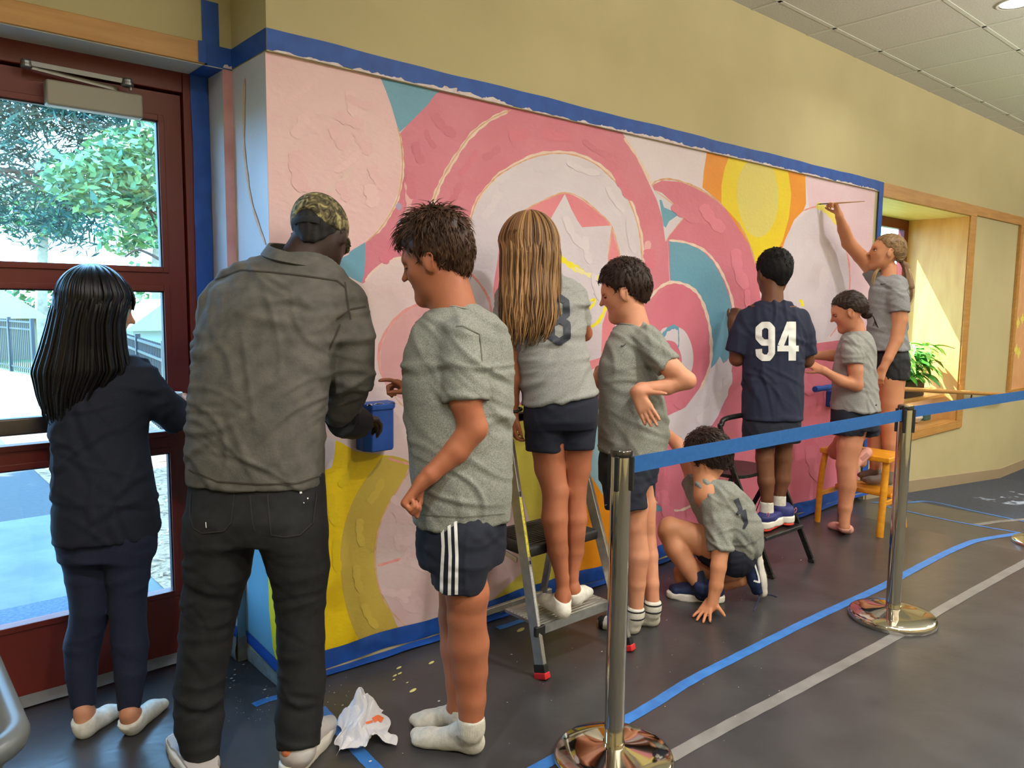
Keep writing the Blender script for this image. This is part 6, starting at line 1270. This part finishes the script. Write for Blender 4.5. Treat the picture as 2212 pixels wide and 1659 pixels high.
zz=onY(1130,905,-.36)[2]; hl_,hr_=A(TL[0],-.33,TL[2]),A(TR[0],-.33,TR[2]); MB().tube(spline([hl_,hl_+A(.01,.02,zz-hl_[2]-.02),S_(hl_,hr_,.15)+A(0,.02,zz-hl_[2]),S_(hl_,hr_,.85)+A(0,.02,zz-hl_[2]),hr_+A(-.01,.02,zz-hl_[2]-.02),hr_],5),.019,10).build('top_handle',M_blk,ld,smooth=True)
# lower tread (silver, ridged)
z1=onY(1190,1345,S_(FL,TL,.21)[1])[2]; t1=.215
a,b=S_(FL,TL,t1),S_(FR,TR,t1); z1=(a[2]+b[2])/2
mb=MB(); mb.box(a[0]+.015,b[0]-.015,a[1]-.015,a[1]+.20,z1-.012,z1); mb.box(a[0]+.015,b[0]-.015,a[1]-.02,a[1]-.012,z1-.035,z1+.002); tr1=mb.build('lower_tread',M_alu,ld)
mb=MB()
for i in range(10): mb.box(a[0]+.02,b[0]-.02,a[1]-.005+.019*i,a[1]+.004+.019*i,z1,z1+.003)
mb.build('tread_ridges',M_alu,tr1)
for q in (a,b): MB().box(q[0]-.02,q[0]+.03,q[1]-.03,q[1]-.012,z1-.035,z1+.005).build('tread_clip',M_blk,ld,bevel=.004)
t2=.545; a,b=S_(FL,TL,t2),S_(FR,TR,t2); z2=(a[2]+b[2])/2
mb=MB(); mb.box(a[0]+.0,b[0]+.0,a[1]-.03,a[1]+.26,z2-.045,z2); tr2=mb.build('upper_tread',M_blk,ld,bevel=.012)
mb=MB()
for i in range(13): mb.box(a[0]+.03,b[0]-.03,a[1]+.0+.018*i,a[1]+.008+.018*i,z2-.001,z2+.003)
mb.build('tread_ridges',mat('ridge_black',(48,46,46),rough=.5),tr2)
MB().obox(A(a[0]-.02,a[1]+.24,z2-.02),A(a[0]-.015,a[1]+.02,z2-.06),.02,.008,UP).build('hinge_arm',M_alu,ld,bevel=.002)
def dcol(px0,px1,w,m,nm):
    pa,pb=px0,px1; mb=MB(); n=nrm(pb-pa); s_=A(1,0,0); q=nrm(np.cross(s_,n)); q=q if q[1]<0 else -q
    V=[pa+q*.0235+s_*i*w/2 for i in (-1,1)]+[pb+q*.0235+s_*i*w/2 for i in (1,-1)]; mb.add(V,[(0,1,2,3)]); mb.build(nm,m,ld)
dcol(S_(FL,TL,.50),S_(FL,TL,.75),.013,mat('warn_yellow',(220,206,40),(120,110,30),rough=.5,scale=120,mixp=.62),'warning_label'); dcol(S_(FL,TL,.20),S_(FL,TL,.46),.012,mat('warn_pale',(200,200,196),(120,120,118),rough=.5,scale=150,mixp=.6),'safety_label')
dcol(S_(FL,TL,.755),S_(FL,TL,.775),.013,M_blk,'small_label'); dcol(S_(FL,TL,.468),S_(FL,TL,.483),.013,C_navy,'small_label')
# black steel step stool with loop handle
M_bk2=mat('chipped_black',(22,22,22),(70,70,68),rough=.35,scale=70,mixp=.68,metal=.2)
sb=empty('step_stool',(2.75,-.4,0),'black steel folding step stool with loop handle under the boy in navy','step stool')
FL,FR=onZ(1668,1250,0),onZ(1755,1215,0); TL,TR=onY(1572,985,-.30),onY(1672,972,-.30)
yb=-.30
hl1=onY(1556,925,-.27); hz_=onY(1560,905,-.27)[2]
TR=A(FR[0]+(TL[0]-FL[0]),TL[1],TL[2])
for a,b in ((FL,TL),(FR,TR)):
    MB().obox(a,b,.030,.018,A(.1,-1,0)).build('front_leg',M_bk2,sb,bevel=.003)
    MB().obox(a,a+(b-a)*.03,.036,.026,A(.1,-1,0)).build('rubber_foot',M_blk,sb,bevel=.003)
MB().tube(spline([TL,hl1,A(hl1[0]+.01,hl1[1],hz_-.03),A(hl1[0]+.06,hl1[1],hz_),A(hl1[0]+.36,hl1[1],hz_),A(hl1[0]+.41,hl1[1],hz_-.03),A(hl1[0]+.42,hl1[1],hl1[2]),TR],5),.0145,12).build('loop_handle',M_bk2,sb,smooth=True)
for a,b in ((A(FL[0]+.02,-.06,0),S_(FL,TL,.80)),(A(FR[0]-.02,-.06,0),S_(FR,TR,.80))): MB().obox(a,b+A(0,.03,0),.026,.016,A(.1,-1,0)).build('rear_leg',M_bk2,sb,bevel=.003)
a,b=S_(FL,TL,.335),S_(FR,TR,.335); zt=P(1648,1148,4.22)[2]
ta=(zt-FL[2])/(TL[2]-FL[2]); a,b=S_(FL,TL,ta),S_(FR,TR,ta)
MB().box(a[0]+.012,b[0]-.012,a[1]-.05,a[1]+.20,zt-.022,zt).build('lower_tread',M_bk2,sb,bevel=.006)
q0=onY(1575,1022,-.28); tb2=(q0[2]+.0-FL[2])/(TL[2]-FL[2]); a,b=S_(FL,TL,tb2),S_(FR,TR,tb2); zu=a[2]
mb=MB(); n=24; V=[];cx_=(a[0]+b[0])/2; hw=(b[0]-a[0])/2+.0
V=[(cx_+hw*math.copysign(abs(math.cos(t))**.5,math.cos(t)),a[1]+.12+.15*math.copysign(abs(math.sin(t))**.6,math.sin(t)),z) for z in (zu-.02,zu) for t in [2*math.pi*i/n for i in range(n)]]
mb.add(V,[(i,(i+1)%n,n+(i+1)%n,n+i) for i in range(n)]+[tuple(range(n-1,-1,-1)),tuple(range(n,2*n))]); mb.build('seat',M_bk2,sb,bevel=.002)
for sx in (a[0]+.01,b[0]-.01): MB().tube([A(sx,a[1]+.02,zu-.02),A(sx+.01,a[1]+.12,zt)],.003,6).build('link_rod',M_steel,sb,smooth=True)
# yellow wooden step stool
M_yw=mat('yellow_stain_wood',(232,160,30),(214,140,24),rough=.35,scale=9,stretch=(4,.8,4),bump=.0003,coat=.3)
ys=empty('wooden_stool',(3.95,-.38,0),'yellow wooden two step stool between the bun girl and the rear chrome post','stool')
zt_=onY(1905,1000,-.58)[2]; p0=onZ(1768,1127,0); p1=onZ(1897,1160,0)
xa=3.76; 
ZT2=onY(1912,990,-.60)[2]
top=MB().box(3.74,4.02,-.62,-.16,ZT2-.035,ZT2).build('top_step',M_yw,ys,bevel=.008)
zl=.245
MB().box(3.90,4.14,-.58,-.20,zl-.03,zl).build('lower_step',M_yw,ys,bevel=.008)
for y,yy in ((-.585,-.60),(-.185,-.17)):
    MB().tube(spline([A(3.78,y,ZT2-.03),A(3.75,(y+yy)/2,.3),A(p1[0] if y<-.4 else p0[0],yy,0)],6),.022,10,flat=.7).build('leg',M_yw,ys,smooth=True)
    MB().tube(spline([A(4.0,y,ZT2-.03),A(4.04,y,.26),A(4.07,yy,0)],6),.022,10,flat=.7).build('leg',M_yw,ys,smooth=True)
    MB().obox(A(3.74,y,.20),A(4.10,y,.20),.03,.02,UP).build('side_brace',M_yw,ys,bevel=.004)
# chrome posts
M_chr=mat('chrome',(214,208,196),rough=.07,metal=1); M_belt=mat('belt_blue',(24,92,160),(20,84,148),rough=.7,scale=60,bump=.0003,bscale=400)
def post(px,py,lab,h=1.0):
    q=onZ(px,py,0); q[2]=fz(q[0]); r=empty('stanchion_post',q,lab,'barrier post','chrome barrier posts')
    MB().lathe(q,[(.0,.0),(.186,.0),(.190,.008),(.190,.022),(.186,.030),(.176,.036),(.12,.044),(.06,.052),(.034,.058),(.034,.07)],64).build('base',M_chr,r,smooth=True)
    MB().lathe(q,[(.0315,.05),(.0315,h)],40).build('tube',M_chr,r,smooth=True)
    MB().lathe(q,[(.033,h-.012),(.034,h-.004),(.034,h+.004),(.031,h+.009),(.0,h+.010)],32).build('top_cap',mat('dark_chrome',(90,86,82),rough=.2,metal=.9),r,smooth=True)
    for a in (0,math.pi/2,math.pi,1.5*math.pi):
        a+=math.radians(20); d=A(math.cos(a),math.sin(a),0); s_=A(-d[1],d[0],0)
        MB().obox(q+d*.0335+UP*(h-.115),q+d*.0335+UP*(h-.008),.016,.014,d).build('belt_slot',M_blk,r,bevel=.003)
    return r,q
p1r,q1=post(1325,1645,'front chrome barrier post with its round base cut by the bottom edge')
p2r,q2=post(1927,1338,'rear chrome barrier post standing on the pale grey tape line')
p3=onZ(2262,1172,0); p3r=None
q=A(p3[0],p3[1],fz(p3[0])); r=empty('stanchion_post',q,'third chrome barrier post whose base peeks in at the right edge','barrier post','chrome barrier posts'); 
MB().lathe(q,[(.0,.0),(.186,.0),(.190,.008),(.190,.022),(.186,.030),(.176,.036),(.12,.044),(.06,.052),(.034,.058),(.034,.07)],64).build('base',M_chr,r,smooth=True); MB().lathe(q,[(.0315,.05),(.0315,1.0)],40).build('tube',M_chr,r,smooth=True); q3=q
def belt(a,b,root,lab,z0,z1,sag=.03):
    mb=MB(); n=30; d=nrm(A(b[0]-a[0],b[1]-a[1],0)); a=a+d*.04; b=b-d*.04; V=[]; nn=A(-d[1],d[0],0)
    for i in range(n+1):
        t=i/n; c=a*(1-t)+b*t; z=z0+(z1-z0)*t-sag*4*t*(1-t)
        for k,(o_,dz) in enumerate(((-.0008,-.026),(.0008,-.026),(.0008,.026),(-.0008,.026))): V.append(A(c[0],c[1],z+dz)+nn*o_+nn*.002*math.sin(t*5))
    F=[(i*4+j,i*4+(j+1)%4,(i+1)*4+(j+1)%4,(i+1)*4+j) for i in range(n) for j in range(4)]+[(3,2,1,0),tuple(n*4+j for j in range(4))]
    mb.add(V,F); mb.build('belt',M_belt,root,smooth=False)
    for e,zz,sg in ((a,z0,1),(b,z1,-1)): MB().obox(e-d*.018*sg-UP*.0+UP*(zz-.034),e-d*.018*sg+UP*(zz+.036),.02,.022,d).build('belt_end',M_blk,root,bevel=.003)
belt(q1,q2,p1r,'',.955,.965,sag=.0)
belt(q2,q3,p2r,'',.972,q3[2]+.985,sag=.0)
# grey utility cart tray at the left
M_tub=mat('tub_grey',(78,82,84),(92,96,98),rough=.35,scale=8)
ct=empty('utility_cart',(-1.25,-1.2,0),'grey plastic cart tray corner in the bottom left of the picture','cart')
x0,x1,y0,y1,zt=-1.62,-1.02,-1.59,-.80,.90
def rrect(x0,x1,y0,y1,r,z,n=6):
    out=[]
    for cx,cy,a0 in ((x1-r,y1-r,0),(x0+r,y1-r,90),(x0+r,y0+r,180),(x1-r,y0+r,270)):
        for i in range(n+1): t=math.radians(a0+90*i/n); out.append(A(cx+r*math.cos(t),cy+r*math.sin(t),z))
    return out
R0=rrect(x0,x1,y0,y1,.06,zt); MB().tube(R0+[R0[0]],.017,10,cap=False).build('rim',M_tub,ct,smooth=True)
L_=[rrect(x0-.0,x1+.0,y0-.0,y1+.0,.06,zt),rrect(x0+.03,x1-.03,y0+.03,y1-.03,.05,zt-.10),rrect(x0+.05,x1-.05,y0+.05,y1-.05,.05,zt-.11)]; n=len(L_[0]); V=sum(L_,[]); F=[(i+k*n,(i+1)%n+k*n,(i+1)%n+(k+1)*n,i+(k+1)*n) for k in range(2) for i in range(n)]+[tuple(range(2*n,3*n))]; mesh('tray',V,F,M_tub,ct,smooth=False)
for x,y in ((x0+.05,y0+.05),(x1-.045,y0+.045),(x0+.05,y1-.05),(x1-.045,y1-.045)):
    MB().tube([A(x,y,.06),A(x,y,zt-.02)],.022,12).build('leg',M_tub,ct,smooth=True); MB().tube([A(x-.012,y,.04),A(x+.012,y,.04)],.04,16).build('caster',M_blk,ct,smooth=True)
MB().box(x0+.05,x1-.05,y0+.05,y1-.05,.30,.34).build('lower_shelf',M_tub,ct,bevel=.01)
pp=MB().box(x0+.06,x1-.10,y0+.07,y1-.1,zt-.106,zt-.10).build('paper_sheet',mat('paper_cream',(206,202,186),rough=.8)); tag(pp,'cream paper sheet lying inside the grey cart tray','paper')
# crumpled paper towel on the floor
mb=MB(); n=26; c=onZ(782,1600,0); a0=onZ(748,1640,0); 
pts={}
cor=[onZ(722,1622,0),onZ(850,1598,0),onZ(805,1500,0)+UP*.0,onZ(760,1512,0)]
V=[]
c0_,c1_,c2__,c3_=onZ(725,1640,0),onZ(852,1612,0),onZ(822,1545,0),onZ(735,1560,0)
for i in range(n+1):
    for j in range(n+1):
        u,v=i/n,j/n; q=(c0_*(1-u)+c1_*u)*(1-v)+(c3_*(1-u)+c2__*u)*v
        h=.012+.035*abs(math.sin(u*7+v*5))*abs(math.sin(v*6-u*4+1))+.012*abs(math.sin(u*19-v*11))
        q=q+A(.012*math.sin(v*13),.012*math.sin(u*11),0); pk=math.exp(-((u-.55)**2+(v-.8)**2)*9); V.append((q[0],q[1],.004+h*(.3+math.sin(math.pi*min(1,u*1.02))*.7)+.085*pk))
F=[(i*(n+1)+j,(i+1)*(n+1)+j,(i+1)*(n+1)+j+1,i*(n+1)+j+1) for i in range(n) for j in range(n)]
tw=MB(); tw.add(V,F); o=tw.build('paper_towel',mat('towel_white',(232,230,232),(222,220,226),rough=.85,scale=20,bump=.001,bscale=80),smooth=False); tag(o,'crumpled white paper towel with an orange paint stain on the floor','paper towel')
TT=bvh(np.array(V),np.array(F)); 
class _F: D=2.5; root=o
decal(_F,(np.array(V),np.array(F)),[([(806,1556),(816,1550),(826,1556)],12),([(790,1562),(805,1558)],5),([(812,1592),(815,1594)],4)],mat('orange_stain',(244,120,70),rough=.7),'paint_stain',off=.002,parent=o)
